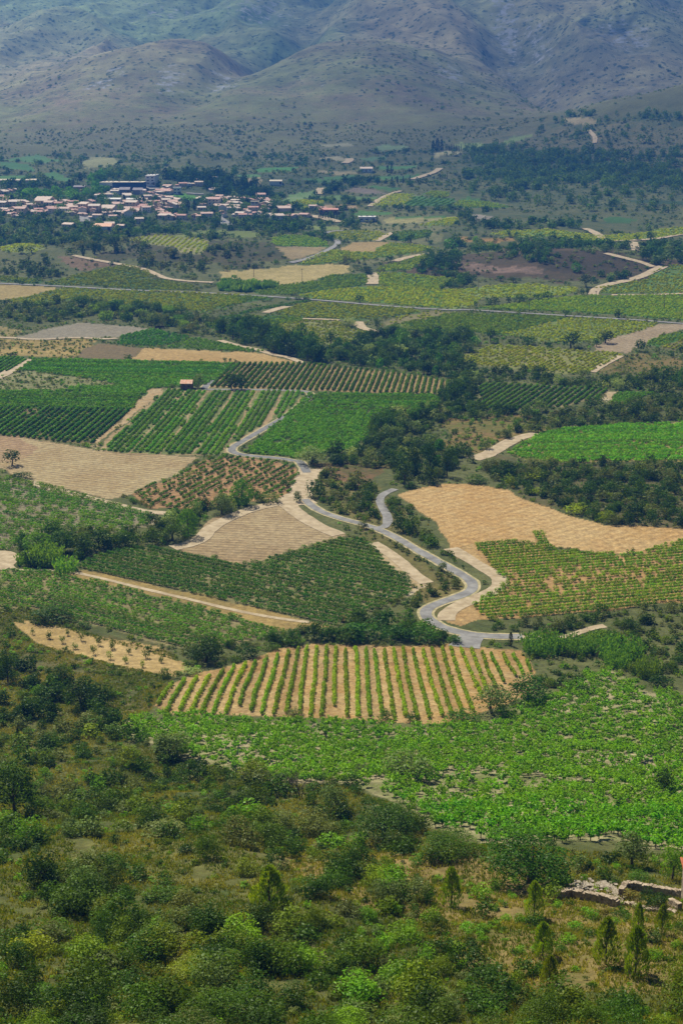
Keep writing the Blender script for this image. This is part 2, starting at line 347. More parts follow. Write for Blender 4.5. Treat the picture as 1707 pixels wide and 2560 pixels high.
field('bright', 'K 760,152 820,120 890,70 1000,45 1280,20 1600,12 1600,188 1300,192 1000,197 840,182', (196,164,110), (150,142,70), .0, 'K 1000,110 1560,100', 2.3, (2.2,1.35,1.5,1.15,(76,140,28),.95,'bright green vineyard above the scrub at the right edge'))
field('orange', 'K 255,345 330,320 470,290 640,300 780,325 860,375 1020,430 1200,480 1600,500 1600,560 1300,620 1180,610 1040,590 900,570 750,560 600,570 540,640 480,560 420,470 330,400', ORG, (222,184,128), .55, 'K 450,490 850,380', 3.2)
field('orange2', 'K 540,590 600,570 700,690 760,740 640,820 600,850 640,915 540,950 470,930 460,880 520,840 640,800 700,750 660,700 600,650', (218,180,122), (200,158,104), .35, 'K 600,600 760,740', 2.6)
field('rvine', 'K 600,572 750,560 900,570 880,520 925,520 960,600 1100,610 1300,625 1600,545 1600,838 1400,850 1200,880 900,905 640,918 600,850 650,815 765,742 700,690', (208,162,108), (188,148,92), .3, 'K 640,915 1568,832', 2.4,
      (2.2,1.1,1.15,1.3,(84,134,36),.93,'vineyard on orange soil beside the hairpin bend'))
# upper fields
G1, G2, G3 = (104,140,52), (84,124,44), (128,150,66)
def up(key, poly, c, b=None, d=None, pl=True, fill=.9, col=None, fu=0, gap=2.6):
    b = b or tuple(int(v*.85) for v in c)
    field(key, poly, c, b, fu, d or 'X 300,700 700,704', 2.6, (gap,1.7,1.5,1.2,col or (int(min(c[0]*.95, c[1]*.74)), int(c[1]*.95), int(c[2]*.8)),fill,None) if pl else None)
up('u1','A 280,387 560,320 700,290 800,265 880,280 960,305 1005,345 900,355 600,400 420,402',(92,122,52),d='A 400,390 800,300')
up('u2','A 620,402 950,352 1050,360 1260,400 1255,432 900,427',(90,120,50)); up('u3','A 0,340 100,350 290,368 250,388 0,376',(88,120,50))
up('u4','A -20,395 200,402 390,420 200,470 60,492 -20,495',(206,180,118),(176,150,92),pl=False)
up('u5','A 60,500 200,470 420,420 700,430 1200,445 1568,465 1568,520 1340,572 1200,562 1070,565 900,540 600,500 380,500 260,520 100,520',(112,134,58),(90,116,50),fill=.85)
up('u6','A 370,210 500,210 770,265 560,305 500,300 440,255',(150,122,92),(128,104,74),pl=False)
up('u7','A 0,155 130,130 240,135 290,155 240,185 60,185 0,180',(150,158,84),fill=.5); up('u8','A 835,105 920,80 1080,72 1130,90 1300,95 1355,120 1365,150 1310,200 1190,190 1130,150 950,125',(140,152,84),(176,160,110),d='A 1200,190 1290,100',fill=.85,gap=4)
up('u9','A 1110,75 1250,65 1568,40 1568,65 1500,75 1330,80 1180,92',(150,156,78),pl=False)
up('grey','A 100,742 330,680 530,645 700,655 970,685 790,740 530,745 260,755',(170,156,132),(158,144,118),pl=False,fu=.15)
field('dg','D 760,56 795,-2 A 1000,685 A 1250,742 D 1245,12 1060,70',(84,108,44),(70,96,40),0,'D 800,40 1200,30',2.3,(2.2,1.4,1.4,1.15,(56,112,34),.98,'small dense vineyard between the grey field and the tan field'))
field('dg2','D 1085,76 1250,16 1300,10 1600,85 1600,100 1200,86',(110,124,56),(90,110,50),0,'D 1100,70 1400,60',2.3,(2.3,1.5,1.4,1.1,(72,120,44),.9,None)); field('dg3','E 0,44 280,98 270,108 0,96',(110,124,56),(90,110,50),0,'D 1100,70 1400,60',2.3,(2.3,1.5,1.4,1.1,(72,120,44),.9,None))
up('br','D 480,142 600,62 640,50 940,80 860,160 700,155',(146,122,84),(136,118,80),pl=False,fu=.25)
up('tn','D 865,162 940,80 1300,95 1600,108 E 280,115 540,176 300,178 0,175 D 1100,165',(214,176,116),(196,158,98),pl=False,fu=.15)
up('wild','D -20,18 300,22 500,10 650,20 600,60 480,142 100,132 -20,125',(202,170,104),(146,128,70),pl=False)
up('wild2','A -20,660 60,690 160,690 100,740 -20,745',(190,164,104),(140,128,76),pl=False)
up('b1','B 0,312 300,290 480,270 700,262 850,270 840,312 640,360 400,412 320,370 0,385',(210,184,122),(180,160,96),pl=False)
up('b2','B 230,446 400,400 640,370 900,385 960,400 700,430 480,462 260,462',G2,fill=.95); up('b3','B 640,362 720,335 960,330 965,390 800,385',G2)
up('b4','B 500,467 700,435 960,410 1100,410 1568,430 1568,552 1200,532 950,510 600,490',(116,150,52)); up('b5','B 1035,392 1030,320 1200,320 1568,360 1568,385 1400,425 1300,430 1040,402',G1)
up('b6','B 325,96 420,72 560,75 700,115 710,145 560,148 360,140',(96,140,52),d='B 400,140 340,96'); up('b7','B 360,145 700,150 640,185 500,235 460,235 400,190',(186,160,112),pl=False)
up('b8','B 700,60 850,45 1040,50 1100,70 1010,110 880,110 760,100',(136,146,82),fill=.7); up('b9','B 1080,102 1150,50 1380,40 1400,55 1340,90 1200,105',G2)
up('b10','B 760,172 850,120 1090,120 1050,160 1000,185 840,182',(196,166,110),(180,150,96),pl=False)
up('b11','B 510,262 740,172 860,182 1000,185 1100,125 1300,135 1400,155 1280,190 1150,205 1000,230 780,245 600,265',(112,146,58),fill=.85)
up('b12','B 1020,292 1200,240 1350,195 1360,230 1280,270 1240,300 1040,305',G1); up('b13','B 350,582 560,520 620,510 1300,560 1320,575 1080,612 900,632 780,620 540,612',(108,132,60),fill=.85)
up('b14','B 0,622 200,560 560,500 590,505 440,535 280,560 100,600 0,662',(80,112,44),fill=1,col=(56,100,36)); up('b15','B 160,622 300,590 540,615 520,640 300,665 200,662',G2)
up('b16','B 300,672 520,630 790,635 800,680 1020,710 840,782 600,784 480,740 400,720',(124,134,66),(150,146,88),d='B 520,700 780,640',fill=.8,gap=3.2); up('b17','B 1090,672 1240,635 1568,585 1568,715 1430,722 1220,692',(78,116,44),d='B 1200,690 1560,650')
up('b18','B 1050,642 1200,600 1400,565 1540,575 1400,612 1090,665',(158,146,96),fill=.3); up('b19','B 0,467 200,472 360,485 180,510 0,547',G2,fill=.9)
up('c1','C 200,706 400,685 700,645 980,620 1100,625 1600,620 1600,788 1180,757 1170,750 800,730',(100,142,52),(86,128,46)); up('c2','C 0,602 230,570 500,545 860,570 880,590 820,620 600,640 260,640 200,690 60,712 0,708',(130,154,66),(152,158,90),d='C 0,690 260,600',fill=.7)
up('c3','C 1000,577 1200,540 1320,520 1430,430 1600,425 1600,610 1040,612',(118,136,70),(98,138,54),fill=.6); up('c4','C 0,742 500,750 820,768 640,810 380,882 180,862 0,850',(84,122,46),d='C 200,850 700,780')
up('c5','C 380,882 640,815 830,770 1250,790 1410,810 1330,850 1140,890 1100,912 940,925 900,930 620,925 500,892',(142,148,76),(112,132,58),fill=.75)
up('c6','C 1100,905 1250,860 1430,805 1600,815 1600,840 F 1400,0 1240,90 1210,112 1000,97 980,70',(190,166,134),(176,150,116),pl=False,fu=.6,d='F 1000,95 1390,-20')
up('c7','C 320,222 400,200 700,190 900,220 1050,235 1250,220 1400,190 1600,172 1600,218 1450,242 1400,250 1100,272 900,265 700,240 420,240',(124,152,62),(138,156,76),fill=.8)
up('c8','C 165,92 220,90 330,110 490,155 460,165 340,140 200,137',(176,162,142),pl=False); up('c9','C 60,42 100,5 300,10 440,45 200,50',(100,142,60)); up('c10','C 70,237 160,245 460,255 440,275 150,277',(186,146,84),pl=False)
up('c11','C 1030,142 1060,110 1160,110 1250,130 1180,157',(84,122,56),pl=False); up('c12','C 1200,5 1300,0 1600,15 1600,35 1240,20',(80,104,62),pl=False); up('c13','C 0,122 80,110 100,140 60,165 0,175',(140,156,84),fill=.6)
up('c14','C 0,402 160,395 360,440 640,440 640,480 300,470 100,460',(168,136,116),(110,92,66),pl=False); up('c15','C 700,332 1000,330 1270,400 1250,460 1000,490 700,470 640,440',(92,78,52),(76,68,42),pl=False)
up('f1','F 100,152 200,100 330,60 600,70 860,95 1165,115 1160,130 970,237 820,250 500,215 260,202',(140,142,76),(164,154,96),d='F 500,210 760,90',fill=.8); up('f3','F 970,242 1170,125 1300,112 1600,150 1600,250 1300,252',(160,130,78),(112,110,56),pl=False)
up('f4','F 1320,50 1420,0 1600,-30 1600,5 1400,72',(92,134,44)); up('f4b','F 1420,77 1600,8 1600,105',(150,138,90),d='F 1450,80 1568,10')
up('i1','I 640,532 720,480 790,440 960,445 940,480 880,530',(150,158,96),fill=.7); up('i2','I 880,530 940,470 1000,455 1090,470 1250,480 1210,527 1090,528',(100,144,58),d='I 900,525 1020,470',gap=5,col=(64,110,44))
up('i2b','I 1030,442 1080,420 1210,430 1180,470 1090,467',(104,142,62)); up('i3','I 1225,527 1290,480 1330,460 1560,510 1560,532',(104,146,62),pl=False)
up('i4','I 455,422 530,395 640,405 770,440 640,442',(152,136,116),pl=False); up('i5','I 600,382 720,385 870,405 780,427',(96,136,62),pl=False); up('i6','I 640,322 700,315 1000,305 960,330 740,342',(98,142,66),pl=False)
up('i7','I 700,242 980,238 960,255 820,270 700,267',(100,146,66),pl=False); up('i8','I 280,322 400,315 600,305 560,330 380,352',(96,138,68),pl=False); up('i9','I 240,282 300,272 580,290 420,307',(176,160,116),pl=False)
up('i10','I -20,492 80,450 240,410 270,430 240,460 100,502 0,500',(116,152,76),(150,158,104),pl=False); up('i10b','I 50,532 140,485 320,490 300,520 180,542',(120,150,76),fill=.6)
up('i11','I 240,462 420,445 700,465 660,490 330,487',(122,150,80),pl=False); up('i12','I 280,542 330,520 560,525 540,547',(186,156,116),pl=False); up('i13','I 515,592 560,560 800,575 760,590 540,602',(106,146,62),pl=False)
up('i14','I 720,642 760,615 1230,602 1200,625 1000,642',(190,176,112),pl=False); up('i14b','I 790,602 1200,595 1190,612 800,614',(108,148,62),pl=False); up('i14c','I 990,667 1040,650 1240,615 1260,650 1060,677',(130,154,84),fill=.7)
up('i15','I 1080,167 1180,135 1300,140 1290,155 1110,177',(204,192,140),pl=False); up('i16','I 1220,87 1300,75 1490,80 1450,100 1340,127 1300,120',(160,176,104),pl=False)
up('i17','I 665,112 720,90 860,95 920,100 880,130 700,132',(140,160,104),pl=False); up('i17b','I 290,87 500,80 530,100 330,112',(172,166,128),pl=False); up('i17c','I 240,192 400,170 490,190 480,210 320,202',(186,174,132),pl=False)
up('i18','I 560,192 660,170 780,175 740,200 620,207',(116,146,88),pl=False); up('s1','S 995,547 1100,540 1182,552 1150,572 1060,570',(202,180,132),pl=False); up('s2','S 725,662 780,625 880,618 840,640 760,667',(158,176,100),pl=False)
up('r1','R 380,747 420,720 520,725 548,745 500,767 400,772',(176,172,116),pl=False); up('r2','R 20,732 180,710 300,735 150,752',(110,150,80),pl=False); up('r3','R 0,742 130,752 170,790 0,770',(96,140,68),pl=False)
up('r4','R 790,797 860,788 900,808 820,812',(112,156,70),pl=False); up('r5','R 1160,787 1200,770 1370,768 1340,782 1200,792',(108,158,70),pl=False); up('h1','H 30,327 120,295 250,300 440,325 400,347 200,357',(104,160,58),pl=False)
up('g1','G 0,142 220,135 240,165 120,172 0,175',(106,150,68),pl=False); up('g2','G 350,110 480,105 560,140 660,185 520,190 430,150',(98,142,66),pl=False); up('g3','H 820,95 950,65 1200,68 1080,100 900,105',(104,158,70),pl=False); up('g4','H 670,130 860,122 860,150 700,155',(112,152,78),pl=False)
up('g5','H 720,165 860,150 900,190 860,210 790,200',(190,170,128),pl=False); up('g6','H 1210,155 1400,160 1500,190 1400,200',(100,140,66),pl=False); up('h2','H 100,640 400,610 820,620 880,660 700,685 400,650',(142,152,76),pl=False)
up('h3','H 1230,570 1568,580 1568,610 1400,612 1260,590',(150,160,84),pl=False)
GP = {k: gpoly(v[0]) for k, v in FL.items()}
def wdir(s):
    a, b = gp(s)[:2]; d = (b-a)[:2]; return d/np.linalg.norm(d)
DIR = {k: wdir(v[4]) if v[4] else np.array([1., 0]) for k, v in FL.items()}
# patches of wild ground (outline, A, B), painted under the fields
WILD = [('X -50,1400 120,1420 250,1470 400,1510 380,1560 330,1640 150,1600 -50,1560', (136,120,74), (96,100,54)),
 ('X 20,1430 120,1440 260,1480 420,1520 400,1545 250,1500 100,1460', (222,184,126), (192,158,100)),
 ('X -50,1560 150,1600 330,1640 420,1740 640,1800 800,1800 960,1890 1050,1925 1200,1940 1640,1970 1640,2420 -50,2420', (132,126,70), (82,94,44)),
 ('X 600,1960 1000,1960 1300,2050 1640,2080 1640,2300 1100,2250 900,2100 700,2050', (176,146,92), (118,112,58)),
 ('X 1100,1040 1180,1060 1640,1060 1640,1215 1400,1205 1200,1130', (128,114,74), (96,100,56)),
 ('X 960,960 1230,940 1240,990 1100,1050 980,1020', (164,126,80), (122,122,58)), ('X 700,1060 900,1060 860,1140 720,1150', (150,112,80), (104,104,52)),
 ('X 700,1090 880,1120 1000,1260 1100,1340 1000,1400 900,1300 760,1190', (150,132,80), (116,112,60)),
 ('X 300,540 640,560 760,600 400,610 250,600', (108,98,60), (78,82,44)), ('X 940,600 1250,560 1568,600 1568,650 1300,640 950,640', (112,90,62), (84,78,46)),
 ('X 1000,480 1568,470 1568,560 1000,560', (118,116,70), (86,98,52)), ('X 1060,330 1240,290 1568,255 1640,255 1640,470 1040,470', (128,126,78), (88,102,56)),
 ('X 1040,290 1450,290 1640,280 1640,400 1100,330', (146,134,94), (106,112,68)), ('X 0,400 780,400 800,520 0,560', (104,108,66), (74,88,46)),
 ('X 1060,780 1100,850 720,830 720,800 880,770', (96,104,52), (110,104,60)), ('X 0,700 500,700 520,770 200,740 0,760', (118,116,64), (92,100,52)),
 ('X 800,500 1000,500 1000,600 800,600', (150,140,96), (120,124,72))]
WP = [(gpoly(s), a, b) for s, a, b in WILD]
# ---------------------------------------------------------------- the terrain sheet
def build_ground():
    ys = np.concatenate([np.linspace(-300, 25, 14)[:-1], np.exp(np.linspace(math.log(25), math.log(90), 60))[:-1],
                         np.array([0.])])[:-1]
    # rows every ~1.2 px of the photograph's sampling, from the inverse of the base profile
    v = np.linspace(2700, 20, 980); yy = ground(np.stack([np.full(len(v), CU), v], 1))[:,1]; yy = np.maximum.accumulate(yy)
    yy = yy[np.concatenate([[True], np.diff(yy) > .05])]
    big = np.concatenate([yy, np.linspace(yy[-1]+25, 6500, 60), np.linspace(6700, 9500, 12)]); d = np.diff(big)
    fill = [big[:1]]
    for a, b in zip(big[:-1], big[1:]):
        mx = max(.9, a*.006); k = max(1, int((b-a)/mx)); fill.append(a+(b-a)*np.arange(1, k+1)/k)
    yy = np.concatenate(fill); ys = np.concatenate([ys[ys < yy[0]-.5], yy])
    sx = np.concatenate([np.array([-3.6,-2.9,-2.3,-1.8,-1.5,-1.25,-1.1]), np.linspace(-1, 1, 860), np.array([1.1,1.25,1.5,1.8,2.3,2.9,3.6])])
    Y, SX = np.meshgrid(ys, sx, indexing='ij'); X = SX*(.285*np.clip(Y, 0, None)+26)
    nr, nc = Y.shape; x = X.ravel(); y = Y.ravel(); z = height(x, y)
    n = len(x); A = np.zeros((n, 3)); B = np.zeros((n, 3)); ph = np.zeros(n); fu = np.zeros(n)
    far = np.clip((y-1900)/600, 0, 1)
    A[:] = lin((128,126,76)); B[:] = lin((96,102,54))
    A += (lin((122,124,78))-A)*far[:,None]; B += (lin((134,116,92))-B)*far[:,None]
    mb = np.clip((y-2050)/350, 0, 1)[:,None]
    # the mountain: green slopes, mauve-brown shoulders
    m = np.clip((y-2500)/500, 0, 1)[:,None]; g = np.clip((fbm(x/500, y/700, 3, 61)-.33)*4, 0, 1)[:,None]
    A = A*(1-m)+m*(lin((136,148,94))*g+lin((166,152,116))*(1-g)); B = B*(1-m)+m*(lin((104,120,78))*g+lin((122,118,88))*(1-g))
    wob = np.clip(y/400, .35, 3.0); qx = x+(fbm(x/9, y/9, 3, 101)-.5)*3.4*wob; qy = y+(fbm(x/9, y/9, 3, 107)-.5)*3.4*wob
    qx2 = x+(fbm(x/30, y/30, 4, 111)-.5)*26*wob; qy2 = y+(fbm(x/30, y/30, 4, 117)-.5)*26*wob
    for P, a, b in WP:
        k = inpoly(qx2, qy2, P); A[k] = lin(a); B[k] = lin(b)
    for key, (poly, a, b, f, d, sp, pl) in FL.items():
        k = inpoly(qx, qy, GP[key]); A[k] = lin(a); B[k] = lin(b); fu[k] = f*.55
        dd = DIR[key]; ph[k] = (-(x[k])*dd[1]+y[k]*dd[0])/sp
    dots = np.clip((y-2100)/500, 0, 1)*.32 + np.clip((y-1300)/300, 0, 1)*.25
    rock = np.zeros(n)
    for (cu, cv, ru, ry, s) in [(250,215,90,160,.9),(420,215,70,160,1),(560,215,60,160,1),(750,220,130,160,.8),(420,30,220,200,.7),(640,20,150,250,.9),
                                (1130,180,70,200,.9),(1020,240,140,200,.6),(1340,120,60,220,.9),(1260,60,60,400,1),(1560,90,110,160,1),(1380,235,60,200,.7),(1500,230,60,300,.5),(1600,200,60,200,.5)]:
        p = ground([(cu, cv)])[0]; rx = ru*p[1]/FPX
        rock = np.maximum(rock, s*np.exp(-((x-p[0])/rx)**2-((y-p[1])/ry)**2))
    rock *= np.clip((y-2300)/300, 0, 1)
    i = np.arange(nr-1)[:,None]*nc+np.arange(nc-1)[None,:]
    F = np.stack([i, i+1, i+nc+1, i+nc], -1).reshape(-1, 4)
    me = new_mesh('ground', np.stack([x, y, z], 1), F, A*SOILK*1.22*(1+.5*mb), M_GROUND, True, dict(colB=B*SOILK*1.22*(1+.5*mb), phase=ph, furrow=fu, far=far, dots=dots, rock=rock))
    tag(link('ground', me), kind='structure')
    print('ground', nr, nc)
build_ground()
# ---------------------------------------------------------------- roads and tracks
ROADPTS = []
def ribbon(name, uv, width, m, lift, kind='structure', raw=False):
    P = uv if raw else smooth_line(ground(smooth_line(px(uv), 2))[:, :2], 2)
    seg = np.hypot(*np.diff(P, axis=0).T); L = np.concatenate([[0], np.cumsum(seg)]); t = np.arange(0, L[-1], max(1.0, P[:,1].mean()*.003))
    x = np.interp(t, L, P[:,0]); y = np.interp(t, L, P[:,1]); dx = np.gradient(x); dy = np.gradient(y)
    k = 5; dx = np.convolve(np.pad(dx, k//2, 'edge'), np.ones(k)/k, 'valid'); dy = np.convolve(np.pad(dy, k//2, 'edge'), np.ones(k)/k, 'valid')
    l = np.hypot(dx, dy)+1e-9; nx, ny = -dy/l, dx/l; w = np.interp(t, L, np.linspace(width[0], width[1], len(L))) if isinstance(width, tuple) else np.full(len(t), width)
    w = w*(1+.22*(fbm(t/4.0, t*0, 2, len(uv))-.5)); offs = np.linspace(-.5, .5, 5); V = []
    for o in offs:
        X = x+nx*w*o; Y = y+ny*w*o; V.append(np.stack([X, Y, height(X, Y)+lift+np.clip(Y-300, 0, None)*.00035], 1))
    V = np.stack(V, 1); n = len(t); i = np.arange(n-1)[:,None]*5+np.arange(4)[None,:]
    me = new_mesh(name, V.reshape(-1, 3), np.stack([i, i+5, i+6, i+1], -1).reshape(-1, 4), None, m, True)
    if name == 'road' and kind != 'verge': ribbon('verge', uv, (width[0]+1.5, width[1]+1.5) if isinstance(width, tuple) else width+1.5, M_VERGE, lift-.05, 'verge')
    o = link(name, me); tag(o, kind='structure'); ROADPTS.append((np.stack([x, y], 1), float(np.mean(w))))
    return o
ribbon('road', 'E 50,183 40,200 -10,250 D 1400,280 1350,322 1335,345', 2.9, M_ASPH, .09)
ribbon('road', 'D 1330,350 1400,352 E 60,352 200,352 400,356 540,360 590,372 595,392 540,440 480,490 400,545 300,600 200,660 110,710 75,735 80,760 130,776 250,790 400,800 500,822 J 1370,185 1395,215 1410,245', (2.3, 3.1), M_ASPH, .09)
ribbon('road', 'J 1400,365 1430,395 1480,425 1540,445 K 0,455 60,470 150,495 250,540 330,590 430,645 520,695 590,735 605,765 590,790 530,815 450,840 385,870 385,905 430,940 500,968 600,988 700,996 830,996', (2.6, 3.2), M_ASPH2, .10)
ribbon('dirt_track', 'J 1430,225 1400,280 1375,330 1385,370 1420,392', (9, 6), M_DIRT, .06)
ribbon('dirt_track', 'J 1400,330 1330,350 1310,375 1330,400 1380,440 1460,490 1560,530', (6, 5), M_DIRT, .07)
ribbon('dirt_track', 'J 1330,370 1240,390 1150,410 1050,450 960,500 930,545 860,575 780,590', 5, M_DIRT, .06)
ribbon('dirt_track', 'J 780,430 640,420 520,385 430,365 330,340 240,315 150,290 80,270', 4, M_DIRT, .06)
ribbon('dirt_track', 'J -30,615 30,610 50,640 20,670 -30,690', 5, M_DIRT, .06)
ribbon('dirt_track', 'J 40,640 60,690 130,690 250,690 350,700 500,735 700,785 900,830 1100,880 1300,915 1430,930', 1.5, M_DIRT, .05)
ribbon('gravel_lane', 'K 245,318 190,340 170,370 190,410 215,450 205,490 170,497', 2.8, M_ASPH2, .08)
ribbon('dirt_track', 'K 500,590 560,625 650,680 720,720 735,750 700,785 620,820 540,850 480,890 480,925', 4.5, M_DIRT, .06)
ribbon('dirt_track', 'K 140,565 200,600 270,650 330,710 400,755', 4.0, M_DIRT, .06)
ribbon('dirt_track', 'K 600,180 660,165 720,130 780,95 840,75 900,62', (7, 5), M_DIRT, .07)
ribbon('gravel_lane', 'K 560,1045 580,1015 600,995', (7, 6), M_ASPH2, .07)
ribbon('dirt_track', 'K 826,998 900,1002 960,1003 1030,998 1080,980 1150,955 1220,945', 2.4, M_DIRT, .07)
ribbon('main_road', 'A -30,388 100,395 300,403 600,420 900,436 1300,450 1568,463 B 0,457 300,474 560,492 800,512 1100,540 1568,568 C 100,715 300,727 600,745 1000,770 1300,787 1600,812', 3.6, M_ASPH2, .12)
ribbon('dirt_track', 'A 480,207 640,240 800,268 900,285 980,310 1040,340 1090,360 1250,378 1400,384', 5, M_DIRT, .15)
ribbon('gravel_lane', 'B 460,255 560,235 640,205 720,165 775,130 760,105', 5, M_ASPH2, .2)
ribbon('dirt_track', 'B 700,60 670,70 720,50 820,45', 5, M_ASPH2, .25)
ribbon('dirt_track', 'B 1010,395 1015,350 1000,318', 5, M_DIRT, .15); ribbon('dirt_track', 'B 970,395 985,360 975,335', 4, M_DIRT, .15)
ribbon('dirt_track', 'B 900,640 920,680 1000,700 1110,715', 6, M_DIRT, .12); ribbon('dirt_track', 'B 1120,700 1000,715 860,775', 4, M_DIRT, .12)
ribbon('dirt_track', 'B 300,582 360,560 440,540', 6, M_DIRT, .13); ribbon('dirt_track', 'B 540,620 700,625 800,632', 4, M_DIRT, .13)
ribbon('dirt_track', 'B 1140,245 1240,215 1400,190', 6, M_DIRT, .15); ribbon('dirt_track', 'B 1020,112 1080,80 1140,55', 7, M_DIRT, .15)
ribbon('dirt_track', 'C 980,625 985,590 1060,555 1200,530 1300,500 1380,460 1450,430', 7, M_DIRT, .15); ribbon('dirt_track', 'C 1100,622 1330,624 1600,612', 5, M_DIRT, .15)
ribbon('dirt_track', 'A -20,742 80,745 250,758 400,748 520,742 700,755 780,745', 4, M_DIRT, .1); ribbon('dirt_track', 'E 0,30 80,55 250,90 350,125 450,140 540,178', 4, M_DIRT, .1)
ribbon('dirt_track', 'D -20,280 60,235 130,190 200,150', 6, M_DIRT, .1); ribbon('dirt_track', 'F 970,238 1060,180 1160,130', 4, M_DIRT, .1)
ribbon('dirt_track', 'C 1060,350 1200,385 1300,410 1370,440', 6, M_DIRT, .2); ribbon('dirt_track', 'C 1240,275 1250,300 1262,335', 7, M_DIRT, .2)
ribbon('dirt_track', 'C 1000,275 1250,265 1400,255 1560,225', 5, M_DIRT, .2); ribbon('dirt_track', 'I 640,532 740,460 860,420', 6, M_DIRT, .25)
ribbon('dirt_track', 'I 940,340 1040,310 1100,290 1140,260', 8, M_DIRT, .3); ribbon('dirt_track', 'I 460,225 500,205 490,190', 10, M_DIRT, .3)
ribbon('dirt_track', 'I 285,445 280,420 300,400', 9, M_DIRT, .3); ribbon('village_street', 'H 500,500 560,540 610,580', 9, M_ASPH2, .25)
ribbon('village_street', 'H 1140,470 1200,490 1350,490 1568,545', 12, M_DIRT, .25); ribbon('village_street', 'H 380,300 250,292 200,290', 7, M_ASPH2, .25)
ribbon('village_street', 'G 735,490 742,520 745,545', 9, M_ASPH2, .25); ribbon('village_street', 'G 1265,215 1300,240 1340,260', 16, M_ASPH2, .3)
ribbon('dirt_track', 'T 1200,640 1160,610 1110,590', 8, M_DIRT, .4)
ribbon('dirt_track', 'S 1130,600 1165,630 1160,660', 6, M_DIRT, .4)
# ---------------------------------------------------------------- plant prototypes (unit size: 1 wide, 1 tall, base at z=0)
PAL = dict(oak=((68,96,38),(46,72,30)), dark=((54,78,34),(36,58,28)), olive=((112,124,88),(82,98,68)), silver=((158,166,142),(118,130,104)), poplar=((84,124,44),(60,98,38)),
           pine=((122,144,50),(88,114,40)), cypress=((40,60,34),(30,48,30)), reed=((128,156,88),(96,130,66)), mastic=((70,96,36),(50,76,30)), broom=((100,118,42),(76,96,36)),
           yellow=((124,140,38),(96,116,36)), grey=((120,122,92),(92,98,70)), fig=((66,104,40),(42,74,32)), bright=((104,142,48),(76,116,40)), brown=((122,104,66),(98,90,58)),
           vine=((90,146,34),(68,118,30)), wood=((98,122,70),(74,98,56)))
for _k in ('grey','olive','silver','brown','reed'): PAL[_k] = tuple(tuple(np.minimum(255, np.array(c)*np.array([.88,.94,1.22]))) for c in PAL[_k])
SHAPE = dict(cypress='column', pine='cone', reed='blades', poplar='egg', broom='spiky', vine='spiky')
